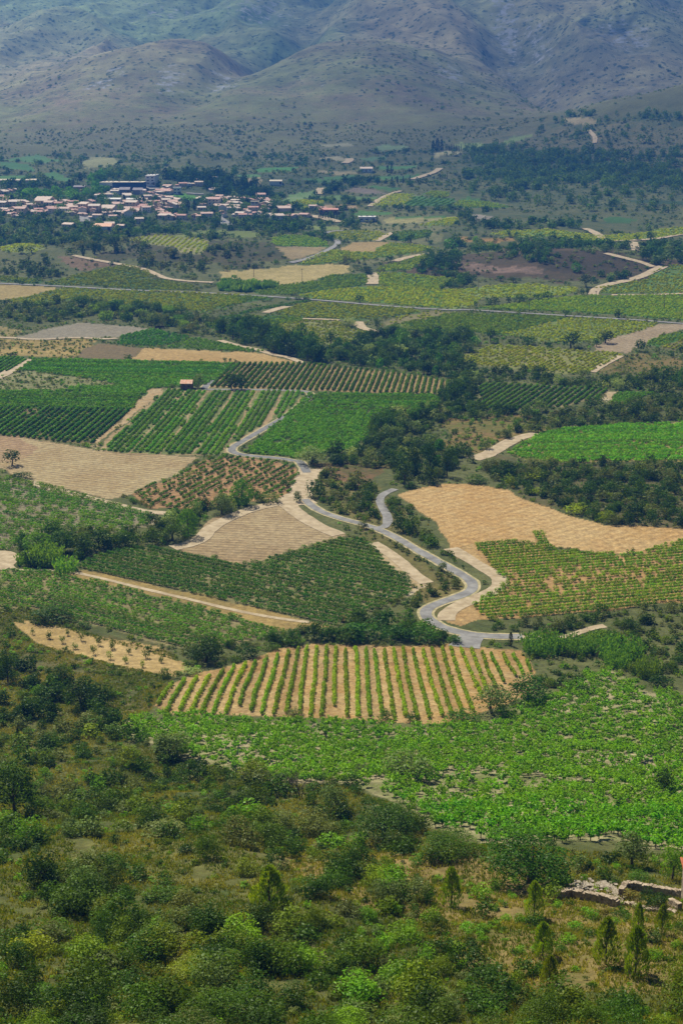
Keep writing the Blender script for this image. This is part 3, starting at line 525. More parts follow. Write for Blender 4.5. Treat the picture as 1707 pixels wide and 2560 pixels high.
def crown_arrays(kind, n, leaf, seed):
    rs = np.random.RandomState(seed); sh = SHAPE.get(kind, 'lobes'); c1, c2 = [lin(c) for c in PAL[kind]]
    if sh == 'blades':
        nb = n; r = np.sqrt(rs.rand(nb))*.42; th = rs.rand(nb)*6.283; h = (.55+.45*rs.rand(nb))*(1-.5*r); lean = .22*rs.rand(nb)
        k = 3; P = []; nr_ = []
        for j in range(k):
            f = (j+.6)/k; P.append(np.stack([(r+lean*f)*np.cos(th), (r+lean*f)*np.sin(th), h*f], 1))
        P = np.concatenate(P); d = rs.normal(size=(len(P), 3))*.25; d[:,2] += 1; d /= np.linalg.norm(d, axis=1)[:,None]
        a = d; b = np.cross(d, rs.normal(size=d.shape)); b /= np.linalg.norm(b, axis=1)[:,None]
        s = leaf*2.2; V = np.stack([P+a*s*.5, P+b*s*.16, P-a*s*.5, P-b*s*.16], 1).reshape(-1, 3)
        C = c2+(c1-c2)*rs.rand(len(P), 1); return V, np.arange(len(V)).reshape(-1, 4), np.repeat(C, 4, 0)
    if sh in ('column', 'cone', 'egg'):
        z = rs.rand(n)**(.8 if sh == 'cone' else 1.0)
        if sh == 'column': R = .46*np.sin(np.clip(z*.93+.07, 0, 1)*math.pi)**.45*(1-z*.35)
        elif sh == 'cone': R = .5*(1-z)**.5*(.6+.4*np.clip(z*5, 0, 1))*(1+.1*np.sin(z*17+seed))
        else: R = .5*np.sin(np.clip(z*.86+.1, 0, 1)*math.pi)**.6
        th = rs.rand(n)*6.283; az = fbm(np.cos(th)*1.6+seed, np.sin(th)*1.6+z*4.5, 2, seed) if sh != 'cone' else .35+(fbm(np.cos(th)*2+seed, np.sin(th)*2+z*5, 2, seed)-.45)*1.9
        r = R*(.72+.6*(az-.35))*(1-.45*rs.rand(n)**3); P = np.stack([r*np.cos(th), r*np.sin(th), .02+.96*z], 1)
        nm = np.stack([np.cos(th), np.sin(th), np.full(n, .5)], 1); nm /= np.linalg.norm(nm, axis=1)[:,None]
        C = c2+(c1-c2)*np.clip(az*1.7-.35+.5*(rs.rand(n)-.5), 0, 1)[:,None]
        if sh == 'cone':      # needles sweep upwards
            d = nm.copy(); d[:,2] += 1.0; d += rs.normal(size=d.shape)*.3; d /= np.linalg.norm(d, axis=1)[:,None]
            b = np.cross(d, rs.normal(size=d.shape)); b /= np.linalg.norm(b, axis=1)[:,None]; s = leaf*1.7
            V = np.stack([P+d*s*.5, P+b*s*.16, P-d*s*.5, P-b*s*.16], 1).reshape(-1, 3); return V, np.arange(4*n).reshape(n, 4), np.repeat(C, 4, 0)
        V, F = leaves(P, leaf*(.7+.6*rs.rand(n)), nm, .65, rs=rs); return V, F, np.repeat(C, 4, 0)
    nl = rs.randint(9, 15); L = []; big = .22 if sh == 'lobes' else .2
    for i in range(nl):
        th = rs.rand()*6.283; rr = .3*math.sqrt(rs.rand()); zz = .3+.45*rs.rand()*(1-rr*1.6); L.append((rr*math.cos(th), rr*math.sin(th), zz, big*(.65+.6*rs.rand())))
    for i in range(6):
        th = i/6*6.283+rs.rand(); L.append((.27*math.cos(th), .27*math.sin(th), .17+.08*rs.rand(), .2))
    L = np.array(L); w = L[:,3]**2; k = rs.choice(len(L), n, p=w/w.sum()); d = rs.normal(size=(n, 3)); d[:,2] = d[:,2]+.35; d /= np.linalg.norm(d, axis=1)[:,None]
    rad = L[k,3]*(1.0-.35*rs.rand(n)**2.5)
    if sh == 'spiky': rad = rad*(.75+.65*rs.rand(n)**2)
    P = L[k,:3]+d*rad[:,None]*np.array([1, 1, 1.05]); P[:,2] = np.abs(P[:,2]); P[:,2] *= 1.0/np.percentile(P[:,2], 99.3); P[:,:2] *= .5/np.percentile(np.hypot(P[:,0], P[:,1]), 98)
    lum = rs.rand(len(L))[k]; C = c2+(c1-c2)*np.clip(.75*lum+.5*rs.rand(n)-.1, 0, 1.15)[:,None]
    V, F = leaves(P, leaf*(.6+.8*rs.rand(n)), d, .62, rs=rs)
    return V, F, np.repeat(C, 4, 0)
LOD = [(5200, .032), (1500, .058), (420, .105), (110, .2), (26, .42)]
_arr = {}; _msh = {}
def arr(kind, lod, var):
    k = (kind, lod, var)
    if k not in _arr:
        n, l = LOD[lod]; 
        if SHAPE.get(kind) == 'blades': n //= 3
        _arr[k] = crown_arrays(kind, n, l, sum(map(ord, kind))*7+var*13+lod)
    return _arr[k]
def crown_mesh(kind, lod, var, name='crown'):
    k = (kind, lod, var)
    if k not in _msh: V, F, C = arr(*k); _msh[k] = new_mesh(name+'_'+kind, V, F, C, M_LEAF)
    return _msh[k]
def trunk_mesh(kind, var):
    k = ('trunk', kind, var)
    if k not in _msh:
        rs = np.random.RandomState(var*5+3); m = MB(); lean = rs.normal(size=2)*.04; c = (lean[0], lean[1], .34)
        if kind in ('cypress', 'pine', 'poplar'): m.add(*tube((0,0,-.08), (lean[0]*.5, lean[1]*.5, .5), .035, .02)); m.add(*tube((lean[0]*.5, lean[1]*.5, .5), (0,0,.93), .02, .004)); 
        else: m.add(*tube((0,0,-.08), c, .045, .03))
        for i in range(5):
            th = i*1.257+rs.rand(); p = c if kind not in ('cypress','pine','poplar') else (0, 0, .2+.12*i); q = (c[0]+.24*math.cos(th), c[1]+.24*math.sin(th), p[2]+.2+.15*rs.rand()); m.add(*tube(p, q, .018, .006, 4))
        _msh[k] = m.mesh('trunk', M_BARK, True)
    return _msh[k]
PLANTS = []   # every plant asked for: dict(kind, role, p, w, h, label, cat, group, traced)
def pxsize(p): return 1422.0/np.hypot(p[1], CAMZ-p[2])
def tree(kind, s, label=None, role='tree', name=None, group=None):
    """'F 840,85,150,110' = base x, y, width, height in that crop"""
    c, r = s.split(); c = CROP[c]; bx, by, w, h = map(float, r.split(','))
    p = ground([(c[0]+bx*c[2], c[1]+by*c[2])])[0]; k = np.hypot(p[1], CAMZ-p[2])/FPX*c[2]
    dep = math.atan2(CAMZ-p[2], p[1]); W_ = w*k; H_ = max(.35*W_, (h*k-.45*W_*math.sin(dep))/math.cos(dep))
    if kind == 'reed': H_ *= 1.3
    p = p.copy(); p[1] += .3*W_; p[2] = height(p[0], p[1])
    PLANTS.append(dict(kind=kind, role=role, p=p, w=W_, h=H_, label=label, traced=True, name=name, group=group))
def T(kind, lab, s, role='tree', name=None): tree(kind, s, lab, role, name)
# ---- single trees and bushes, traced one by one
T('olive','grey-green olive tree leaning over the tiled stone hut','D 1292,345,92,98'); T('dark','large dark olive tree beside the road, left one of the pair','E 75,355,125,118'); T('dark','large dark olive tree beside the road, right one of the pair','E 142,358,95,118')
T('mastic','round dark bush where the brown field meets the tan field','D 833,160,60,44','shrub'); T('dark','flat dark bush on the far edge of the yellow grass field','D 82,135,78,24','shrub')
T('oak','small round bush at the road end, first of three','E 32,170,30,34','shrub'); T('oak','small round bush at the road end, middle of three','E 67,175,28,32','shrub'); T('oak','small round bush at the road end, last of three','E 103,175,24,26','shrub')
T('dark','dark oak standing among the hedge behind the long green vineyard','A 365,535,72,72'); T('oak','broad dark oak in the hedge, second from the left','A 515,550,120,85'); T('oak','rounded oak right of the broad dark oak in the hedge','A 620,545,70,68')
T('oak','wide oak clump in the middle of the river hedge','A 745,572,135,78'); T('oak','rounded oak at the right end of the long river hedge','A 1018,592,100,84'); T('dark','small dark tree near the left end of the river hedge','A 103,552,36,40')
T('oak','bushy tree at the left frame edge above the dry meadow','A 35,540,62,52'); T('oak','round tree in front of the pale vineyard at the left edge','A 135,195,58,55'); T('oak','wider round tree in front of the pale vineyard at the left edge','A 203,192,68,42')
T('cypress','slim dark conifer on the left of the dark scrub hill','A 545,212,32,75'); T('cypress','dark conifer with two points on the dark scrub hill','A 615,197,36,68'); T('dark','tall dark tree behind the conifers on the scrub hill','A 655,192,42,66'); T('dark','large dark tree crowning the scrub hill','A 745,188,115,112')
T('dark','round dark tree standing alone above the yellow-green meadow','A 1080,70,60,52'); T('oak','lone tree on the bare dark hillside','A 1505,168,30,60')
T('dark','dark tree standing alone on the verge of the main road','B 913,517,66,62'); T('oak','low round bush on the verge of the main road','B 557,497,42,30','shrub'); T('silver','broad silvery bush at the corner of the vineyard tracks','B 853,672,104,68','shrub')
T('oak','upright dark tree beside the fork of the vineyard tracks','B 1028,700,56,84'); T('oak','bush below the upright tree near the track fork','B 1230,746,70,50','shrub'); T('dark','dark bush beside the pale double track','B 965,330,92,58','shrub')
T('oak','rounded tree on the bank below the village road','B 1250,126,58,64'); T('oak','rounded tree right of the one on the bank','B 1345,112,62,56'); T('oak','tree at the right end of the pale vineyard','B 1110,252,62,46')
T('dark','large dark tree where the dirt tracks meet on the right','C 933,572,82,86'); T('oak','tree below the large dark tree at the dirt tracks','C 908,627,46,60'); T('dark','small tree right below the large dark one at the tracks','C 945,622,42,52')
T('oak','small umbrella-shaped tree beside the main road','C 805,765,54,50'); T('dark','round dark tree beside the main road at the right','C 1150,773,66,60'); T('oak','wide bush at the left end of the field hedge above the main road','C 325,691,112,66','shrub'); T('oak','long bush in the middle of the field hedge above the main road','C 515,672,112,60','shrub')
T('dark','small dark bush between two wide ones in the field hedge','C 430,673,40,46','shrub'); T('oak','rounded bush in the field hedge, third from its right end','C 613,656,60,50','shrub'); T('oak','rounded bush near the right end of the field hedge','C 690,646,72,50','shrub'); T('oak','small separate bush right of the field hedge','C 790,636,30,28','shrub'); T('oak','smallest separate bush right of the field hedge','C 863,629,28,26','shrub')
T('oak','small upright bush at the pale turning by the main road','C 213,701,32,42','shrub'); T('dark','dark tree on the crest above the wavy green field','C 1360,272,76,70'); T('oak','small tree left of the dark one above the wavy field','C 1270,263,46,38'); T('oak','tree at the left end of the wavy green field','C 433,245,42,50'); T('poplar','bright round tree at the foot of the dark brown slope','C 875,477,92,66')
T('oak','small tree in the row above the pale vineyard, left','C 378,532,60,36'); T('oak','small tree in the row above the pale vineyard, right','C 458,542,76,46')
T('dark','big round walnut tree at the edge of the ploughed pinkish field','F 840,87,152,118'); T('dark','big round tree casting its shadow on the ploughed pinkish field','F 1066,52,118,98'); T('oak','smaller tree left of the one shading the ploughed field','F 1004,72,58,60')
T('dark','large rounded bush at the lower corner of the ploughed pinkish field','F 1290,106,92,88','shrub'); T('oak','wide dark bush on the bank above the right-hand vineyards','F 565,62,112,76','shrub'); T('dark','tall dark tree on the bank left of the wide bush','F 315,47,80,104'); T('oak','low bush on the bank beside the tall dark tree','F 450,52,62,36','shrub')
T('oak','bush on the bank left of the big walnut','F 690,80,62,52','shrub'); T('oak','small bush at the right field corner','F 1498,141,42,46','shrub'); T('oak','tree at the right frame edge by the field corner','F 1555,110,44,60')
T('oak','tall tree rising from the hedge in front of the sunny vineyard','F 635,267,102,92'); T('olive','grey tree in the hedge below the dry meadow','F 915,272,82,66'); T('poplar','bright tree in the hedge near the right edge','F 1445,282,102,90'); T('poplar','tall bright poplar at the right frame edge','F 1556,330,52,124')
T('oak','large leafy tree at the left end of the diagonal vineyard','F 75,468,165,190'); T('dark','dark round bush below the diagonal vineyard','F 445,513,98,76','shrub'); T('olive','greyish bare-topped bush below the diagonal vineyard','F 640,500,120,90','shrub'); T('dark','wide dark bush at the right corner of the diagonal vineyard','F 1000,484,165,92','shrub')
T('dark','dark crowned tree on the scrub ridge at the right','F 1255,545,120,124'); T('bright','light yellow-green young tree in the dry meadow','F 600,542,78,66'); T('oak','small conical tree in the middle of the dry meadow','F 180,597,36,46')
T('oak','large oak clump right of the broad vineyard','E 1065,640,175,176'); T('oak','leafy tree behind the large oak clump','E 1165,592,115,112'); T('oak','rounded bush in front of the large oak clump','E 1155,637,94,70','shrub')
T('dark','dark conifer at the left of the conifer group above the orange slope','K 285,304,92,122'); T('dark','tall dark conifer in the conifer group above the orange slope','K 338,262,80,150'); T('dark','tallest dark conifer in the group above the orange slope','K 405,252,80,158'); T('dark','dark conifer at the right end of the group above the orange slope','K 486,264,70,132')
T('olive','pale slender tree in front of the dark conifers','K 445,278,50,76'); T('grey','grey rounded shrub on the reddish bank left of the conifers','K 70,318,92,70','shrub'); T('mastic','green mound bush at the top of the gravel lane','K 315,318,66,42','shrub'); T('mastic','large rounded bush in the bend of the gravel lane','K 232,402,84,52','shrub'); T('mastic','bush at the lower end of the gravel lane','K 240,425,60,36','shrub')
T('dark','dark bush above the junction of lane and road','K 255,520,66,72','shrub'); T('mastic','wide bush right of the lane junction','K 310,528,76,96','shrub'); T('mastic','bush on the verge half way down the road','K 410,588,92,66','shrub'); T('grey','broad rounded shrub above the bare dirt track','K 715,240,165,74','shrub'); T('grey','broad grey shrub right of the dirt track end','K 905,238,140,74','shrub')
T('mastic','low dark mound above the orange slope, left','K 625,296,112,52','shrub'); T('yellow','yellow-green mound on the rocky terrace','K 885,282,112,34','shrub'); T('yellow','yellow-green mound lower on the rocky terrace','K 1085,440,120,60','shrub'); T('yellow','small yellow-green mound beside the orange slope','K 875,345,76,38','shrub'); T('mastic','dark green mound on the rocky terrace','K 1240,338,86,54','shrub')
T('olive','small round tree standing on the road verge above the hairpin','K 462,700,52,56'); T('fig','dense dark bush in front of the hairpin, right part','K 380,1030,165,112','shrub'); T('fig','dense dark bush in front of the hairpin, middle part','K 265,1024,160,92','shrub'); T('fig','long low dark thicket above the striped vineyard','K 90,1022,230,62','shrub'); T('fig','low dark bush at the gravel turning','K 515,1028,90,40','shrub')
T('cypress','small dark conifer beside the road behind the striped vineyard','K 776,1042,36,72'); T('mastic','dark bush on the bank above the reeds, left','K 1045,925,62,40','shrub'); T('mastic','dark bush on the bank above the reeds, right','K 1140,935,72,44','shrub')
for a, l in (('K 930,1085,200,116','tall reed clump beside the road end'),('K 1085,1085,170,100','reed clump right of the tallest reeds'),('K 1200,1052,140,84','reed clump at the back of the thicket'),('K 1290,1115,220,126','broad pale reed clump in the middle of the thicket'),('M 1415,182,118,112','outermost reed clump at the right of the thicket'),('M 1270,130,130,90','low reed clump in front of the thicket')): T('reed', l, a, 'reed clump', 'reed_clump')
T('olive','rounded grey-green tree at the lower right corner of the striped vineyard','M 700,362,205,170'); T('fig','dense dark fig tree beside the striped vineyard','M 870,312,225,172'); T('mastic','bush on the bank between fig tree and loose vines','M 1090,216,84,72','shrub'); T('mastic','bright mound bush right of the fig tree','M 1125,256,98,60','shrub'); T('dark','low dark bush at the right frame edge near the sandy clearing','M 1472,222,120,70','shrub')
T('mastic','small bush on the lower edge of the striped vineyard, left','M 200,372,76,64','shrub'); T('mastic','small bush on the lower edge of the striped vineyard, right','M 330,382,78,60','shrub'); T('mastic','wide low thicket between striped vineyard and bush vines','M 560,402,190,70','shrub'); T('grey','low thicket at the top of the bush vineyard','L 1355,352,90,36','shrub')
T('olive','airy green almond tree in the middle of the bush vineyard','M 315,652,250,170'); T('dark','dark tree among the bush vines near the right edge','M 1488,722,112,150'); T('poplar','tall bright poplar over the track above the dry strip','J 1110,402,125,134'); T('olive','grey-green tree beside the tall poplar','J 1015,442,125,112'); T('poplar','tall poplar at the bend of the dirt track','J 862,545,115,145')
T('oak','leafy tree left of the poplar at the track bend','J 790,565,135,110'); T('mastic','bush in the hedge left of the track bend, right','J 690,574,92,86','shrub'); T('oak','bush in the hedge left of the track bend, middle','J 602,584,92,88','shrub'); T('mastic','bush in the hedge left of the track bend, left','J 540,590,74,80','shrub'); T('dark','dark tree in the hedge above the long vineyard','J 452,602,105,112'); T('oak','rounded tree in the hedge left of the dark one','J 368,614,122,112'); T('oak','broad tree in the hedge near its left end','J 270,620,130,118'); T('poplar','bright broad tree at the left end of the hedge','J 165,645,180,136')
T('reed','silvery-green willow thicket at the left end of the hedge','J 205,676,155,112','reed clump','reed_clump'); T('reed','pale reed clump beside the long vineyard corner','J 300,704,115,76','reed clump','reed_clump'); T('reed','low pale reeds beside the left dirt road','J 112,670,84,62','reed clump','reed_clump')
T('silver','silver-leaved olive beside the road fork','J 1425,212,150,98'); T('oak','twiggy bush beside the pale junction','J 1445,362,95,92','shrub'); T('oak','small bush in the inside of the road bend','J 1310,312,52,48','shrub'); T('grey','brownish bush right of the tall poplar','J 1238,388,108,60','shrub'); T('mastic','little bush on the island between the roads','J 1368,380,52,60','shrub')
T('dark','dark tree at the left frame edge in the ploughed field','J 50,215,92,84'); T('dark','low dark bush at the corner of the ploughed field','J 95,276,96,32','shrub')
T('dark','large dark holm oak left of the striped vineyard','L 935,118,185,140'); T('dark','rounded dark bush right of the large holm oak','L 1135,88,112,74','shrub'); T('mastic','low round bush between holm oak and vineyard','L 1075,106,82,46','shrub'); T('olive','grey sapling clump on the dry field edge','L 755,182,62,60','shrub'); T('silver','grey-leaved bush below the holm oak','L 875,165,100,56','shrub'); T('olive','small grey bush left of the vineyard corner','L 808,180,44,46','shrub')
T('dark','round dark bush above the striped vineyard','J 1450,1022,102,90','shrub'); T('mastic','leafy bush left of the round dark one','J 1350,1042,112,62','shrub'); T('mastic','low bush at the end of the long vineyard','J 1240,1062,92,42','shrub')
T('dark','broad dark bush below the long vineyard','J 220,938,205,82','shrub'); T('mastic','bush right of the broad dark one','J 380,962,82,42','shrub')
for i, (s, l) in enumerate([('L 430,68,38,50','first'),('L 505,92,38,46','second'),('L 575,108,34,42','third'),('L 590,68,28,36','fourth'),('L 515,48,28,40','fifth'),('L 345,45,38,34','sixth'),('L 655,128,28,42','seventh'),('L 670,88,44,44','eighth'),('L 740,107,28,36','ninth'),('J 225,1007,36,42','tenth'),('J 285,1027,32,42','eleventh'),('J 373,1017,36,52','twelfth'),('J 450,1037,34,50','thirteenth'),('J 150,987,22,36','fourteenth'),('J 515,1052,26,40','fifteenth'),('J 310,992,22,36','sixteenth')]):
    tree('silver' if i in (1, 2, 6) else 'olive', s, 'small grey olive sapling on the dry strip beside the long vineyard', 'sapling', 'olive_sapling', 'olive saplings on the dry strip')
T('dark','tall dark oak at the left frame edge','L 30,202,95,152'); T('dark','dark spreading tree on the slope above the conifer','L 275,217,122,114'); T('dark','dark dense conifer on the left slope','L 365,322,165,156'); T('dark','wide dark tree left of the conifer','L 212,288,142,86'); T('grey','large rounded grey-green shrub left of the bush vines','L 420,424,155,100','shrub'); T('olive','grey-leaved tree beside the rounded shrub','L 522,447,104,76')
T('dark','large dark oak at the left frame edge, lower slope','L 60,826,210,258'); T('cypress','small pointed conifer on the left slope','L 82,472,34,74'); T('broom','dense brush-like shrub on the mid slope','L 575,590,112,112','shrub'); T('olive','open spreading tree at the left edge of the bush vines','L 775,566,180,150'); T('dark','small dark conifer below the spreading tree','L 766,648,52,78'); T('mastic','spiky juniper on the lower left slope','L 375,832,132,104','shrub'); T('mastic','wide dark shrub behind the juniper','L 470,806,170,140','shrub'); T('grey','broad pale mound shrub in the lower left','L 725,912,240,112','shrub')
T('poplar','bright leafy young tree in the lower middle','L 1070,905,190,150'); T('broom','brown-green bushy tree right of the bright young tree','L 1192,915,160,172'); T('broom','open airy tree above the brown-green one','L 1150,675,160,150'); T('olive','leafy round tree at the near edge of the bush vines','L 1540,800,150,145'); T('mastic','bright low shrub under the airy tree','L 1005,726,84,46','shrub'); T('mastic','bright low shrub right under the airy tree','L 1150,738,120,50','shrub')
T('fig','big round dark green fig tree above the ruin','O 875,322,440,330'); T('dark','huge dark oak at the near edge of the vineyard','O 195,132,310,225'); T('mastic','long dark thicket below the bush vines','O 510,192,290,110','shrub'); T('olive','tall grey-green olive tree behind the ruin','O 1342,222,184,190'); T('bright','bright leafy tree at the right frame edge','O 1525,285,130,200'); T('mastic','wide leafy bush behind the ruin wall','O 1372,290,130,60','shrub'); T('mastic','leafy bush between fig tree and ruin','O 1215,285,110,90','shrub')
for s, l in (('O 505,402,135,200','young pine with feathery top left of the fig tree'),('O 885,460,118,190','slender young pine in front of the fig tree'),('O 925,640,125,180','loose young pine on the dry slope'),('O 960,766,115,156','young pine at the foot of the dry slope'),('O 1222,682,155,240','large young pine in the middle of the dry slope'),('O 1355,732,160,250','tallest young pine near the right edge'),('O 1365,545,84,170','narrow young pine in front of the ruin'),('O 1475,532,84,150','narrow young pine below the tile-roofed building'),('N 1235,442,215,250','large solitary young pine in the lower middle'),('O 1550,830,100,150','young pine at the lower right corner')): T('pine', l, s, 'pine', 'pine_tree')
T('dark','dark shrub growing inside the ruin','O 1440,412,125,100','shrub'); T('brown','brown dry bush inside the ruin','O 1335,368,92,60','shrub'); T('dark','dark oak bush in the lower left','N 180,322,168,195'); T('mastic','wide green mound in the lower left','N 430,434,215,140','shrub'); T('mastic','wide leafy mound in the lower middle','N 740,392,220,120','shrub')
T('mastic','dark green mound left of the wide mounds','N 322,292,135,112','shrub'); T('mastic','big rounded shrub below the solitary pine','N 1290,726,225,170','shrub'); T('mastic','pair-topped mound below the wide mounds','N 690,576,150,105','shrub'); T('dark','deep green shrub left of the solitary pine','N 960,545,185,175','shrub'); T('dark','small dark shrub in the dry grass clearing','N 525,117,68,62','shrub'); T('mastic','low dark shrub at the upper left of the clearing','N 335,84,92,64','shrub')
T('mastic','rounded shrub right of the clearing','N 940,134,84,84','shrub'); T('yellow','small vivid yellow-green shrub in the lower middle','N 855,602,64,48','shrub'); T('yellow','long olive-yellow low shrub in the lower middle','N 900,735,270,70','shrub'); T('mastic','broad lower left shrub mass','N 220,560,220,120','shrub'); T('mastic','wide shrub at the bottom left','N 170,850,220,110','shrub'); T('mastic','wide shrub mass at the bottom middle','N 640,900,260,150','shrub'); T('mastic','pale green shrub mass at the bottom right of middle','N 1020,920,300,150','shrub')
T('mastic','dark spreading shrub on the lower right slope','O 90,700,240,170','shrub'); T('mastic','rounded shrub on the lower right slope','O 300,740,130,140','shrub'); T('dark','dark round shrub at the bottom right','O 865,870,120,110','shrub'); T('mastic','shrub mass along the bottom right','O 660,900,260,130','shrub')
for s in ('O 120,460,90,70','O 250,440,60,70','O 415,470,80,80','O 580,510,80,60','O 650,520,80,60','O 710,495,46,50','O 640,370,110,80','O 710,325,70,60','O 820,480,60,60','O 530,620,90,70','O 310,540,80,60','O 1040,570,80,60','O 1080,510,80,60','O 1155,460,70,60','O 825,620,60,50','O 480,690,60,40','O 400,380,60,60','O 230,330,120,80','O 290,370,110,60','O 1440,650,80,70','O 1545,600,60,60','O 170,515,60,40','O 520,410,40,40'):
    tree('bright', s, 'small fresh green bush on the dry orange slope', 'shrub', 'shrub', 'small bushes on the dry orange slope')
# ---------------------------------------------------------------- scattered planting
BLOCKP = [GP[k] for k in FL if k not in ('patch','wild','wild2','darkedge','f3','c14','c15','c10','u6')]
def blocked(x, y, road=1.0):
    r = np.zeros(len(x), bool)
    for P in BLOCKP: r |= inpoly(x, y, P)
    for L, w in ROADPTS:
        lo = L.min(0)-w; hi = L.max(0)+w; k = np.nonzero((x > lo[0]) & (x < hi[0]) & (y > lo[1]) & (y < hi[1]) & ~r)[0]
        if len(k):
            d = np.min((x[k][:,None]-L[None,::2,0])**2+(y[k][:,None]-L[None,::2,1])**2, 1); r[k[d < (w*.5+road)**2]] = True
    return r
DK = {'left slope':1.85,'right slope':1.5,'bottom slope':1.55,'whole slope':1.3,'riverside':2.6,'hedge':2.3,'bank':3.4,'terrace':2.8,'ridge':2.4,'hill':1.9,'village':1.2,'forest':1.0,'valley':1.5,'mountain':1.5,'field edge':2.0}
def scatter(poly, per_px, mix, size, place, role='shrub', hw=(.6, 1.0), clump=30, thr=.0, seed=1, edge=1.0):
    """spread plants over the world polygon; count follows how large the area shows"""
    uv = densify(px(poly)); P = ground(uv)[:, :2]; rs = np.random.RandomState(seed)
    lo, hi = P.min(0), P.max(0); area = .5*abs(np.dot(P[:,0], np.roll(P[:,1], 1))-np.dot(P[:,1], np.roll(P[:,0], 1)))
    n = int(area*per_px*DK.get(place, 1.8)); m = int(n*max(1, (hi[0]-lo[0])*(hi[1]-lo[1])/area)); x = lo[0]+rs.rand(m)*(hi[0]-lo[0]); y = lo[1]+rs.rand(m)*(hi[1]-lo[1])
    k = inpoly(x, y, P); x, y = x[k], y[k]
    if thr: k = fbm(x/clump, y/clump, 2, seed+50) > thr; x, y = x[k], y[k]
    k = ~blocked(x, y, edge); x, y = x[k], y[k]; z = height(x, y); kinds = [m_[0] for m_ in mix]; w = np.array([m_[1] for m_ in mix], float); w /= w.sum()
    sel = (fbm(x/12, y/12, 2, seed+9)*1.6-.3+.5*(rs.rand(len(x))-.5)).clip(0, .999); ks = np.searchsorted(np.cumsum(w), np.where(rs.rand(len(x)) < .5, sel, rs.rand(len(x))).clip(0,.999))
    s = size[0]+(size[1]-size[0])*rs.rand(len(x))**1.9; h = s*(hw[0]+(hw[1]-hw[0])*rs.rand(len(x)))
    for i in range(len(x)): PLANTS.append(dict(kind=kinds[min(ks[i], len(kinds)-1)], role=role, p=np.array([x[i], y[i], z[i]]), w=s[i], h=h[i], label=None, traced=False, place=place, name=None, group=None))
SCR = [('mastic',4),('dark',1.6),('broom',1.6),('grey',1.2),('bright',1.1),('yellow',.25),('olive',.5)]
HED = [('oak',3),('dark',2),('olive',1.2),('poplar',.7),('mastic',1.4),('silver',.4)]
FORE = 'X -80,1400 90,1400 240,1465 400,1500 420,1530 340,1640 290,1690 420,1745 540,1775 640,1805 800,1805 890,1840 960,1895 1050,1935 1200,1945 1650,1975 1650,2480 -80,2480'
scatter('X -80,1590 330,1640 290,1690 540,1775 640,1805 800,1805 960,1895 960,2480 -80,2480', .062, SCR, (.8, 5.0), 'left slope', seed=3, clump=14, thr=.3, hw=(.5,.85))
scatter('X 600,1900 960,1895 1050,1935 1200,1945 1650,1975 1650,2480 700,2480', .03, SCR, (.8, 3.0), 'right slope', seed=4, clump=14, thr=.38, hw=(.5,.85))
scatter('X -80,2180 1000,2100 1100,2280 1650,2330 1650,2520 -80,2520', .06, SCR, (.9, 5.0), 'bottom slope', seed=5, clump=14, thr=.34, hw=(.5,.8))
scatter(FORE, .16, [('grey',1.5),('broom',2.4),('mastic',3.5),('brown',.15),('bright',2)], (.4, 1.3), 'whole slope', role='tuft', seed=6, hw=(.5,.8))
scatter('X -80,1400 240,1465 400,1500 420,1530 340,1640 -80,1590', .012, SCR, (.8, 3.0), 'upper left slope', seed=7)
scatter('X -80,1540 60,1530 250,1600 280,1680 200,1700 -80,1640', .04, [('dark',3),('mastic',2),('oak',1)], (2.0, 5.5), 'upper left slope', seed=8, hw=(.7,1))
scatter('X 30,1290 40,1245 120,1225 260,1215 360,1195 440,1170 480,1150 540,1100 590,1100 650,1135 650,1155 560,1165 460,1190 440,1235 380,1250 260,1265 180,1300 60,1300', .035, HED, (2.5, 5.5), 'hedge', 'bush', hw=(.7,1.1), seed=9)
scatter('X 270,1135 400,1165 420,1182 380,1182 300,1155', .05, [('grey',2),('mastic',2)], (1, 2.4), 'hedge', seed=10)
scatter('X 410,1500 430,1460 560,1470 700,1440 760,1440 880,1405 1000,1440 1050,1470 1000,1485 820,1480 640,1478 540,1500 520,1515 440,1520', .035, [('mastic',3),('fig',2),('dark',1.5),('grey',1)], (1.5, 5), 'hedge', 'bush', seed=11)
scatter('X 890,1400 920,1380 940,1372 985,1345 990,1310 960,1290 880,1258 860,1235 880,1225 960,1275 1050,1330 1062,1350 1020,1375 970,1395', .07, [('grey',2),('mastic',2),('broom',1.5),('brown',.6)], (.9, 2.6), 'hedge', seed=12)
scatter('X 700,1100 740,1080 820,1100 870,1125 885,1200 840,1220 770,1185 700,1150', .06, [('mastic',3),('grey',2),('broom',1)], (1.2, 3.8), 'bank', seed=13)
scatter('X 900,1140 950,1190 985,1230 1040,1280 1110,1335 1105,1350 1080,1318 1000,1262 900,1205 885,1170', .07, [('mastic',3),('broom',2),('grey',1)], (1.0, 3.2), 'bank', seed=14)
scatter('X 1100,1446 1180,1430 1300,1430 1430,1400 1620,1380 1620,1540 1480,1560 1400,1530 1330,1520 1200,1460', .045, [('mastic',3),('grey',2),('broom',1.5),('dark',.8)], (1.2, 3.8), 'bank', seed=15)
scatter('X 1120,1640 1200,1610 1250,1550 1300,1530 1360,1535 1290,1600 1180,1640', .05, SCR, (1, 2.6), 'bank', seed=16)
scatter('X 1110,1070 1180,1068 1640,1062 1640,1218 1400,1208 1300,1172 1200,1132 1130,1112', .05, [('mastic',4),('grey',2.4),('dark',1.4),('yellow',.6)], (1.6, 5), 'terrace', seed=17, clump=16, thr=.3)
scatter('X 1050,1045 1150,1008 1240,960 1380,935 1640,895 1640,970 1300,982 1230,997 1120,1050 1080,1065', .04, [('mastic',3),('olive',1.5),('dark',1.4),('grey',1)], (2, 5), 'ridge', 'bush', seed=18, hw=(.7,.95))
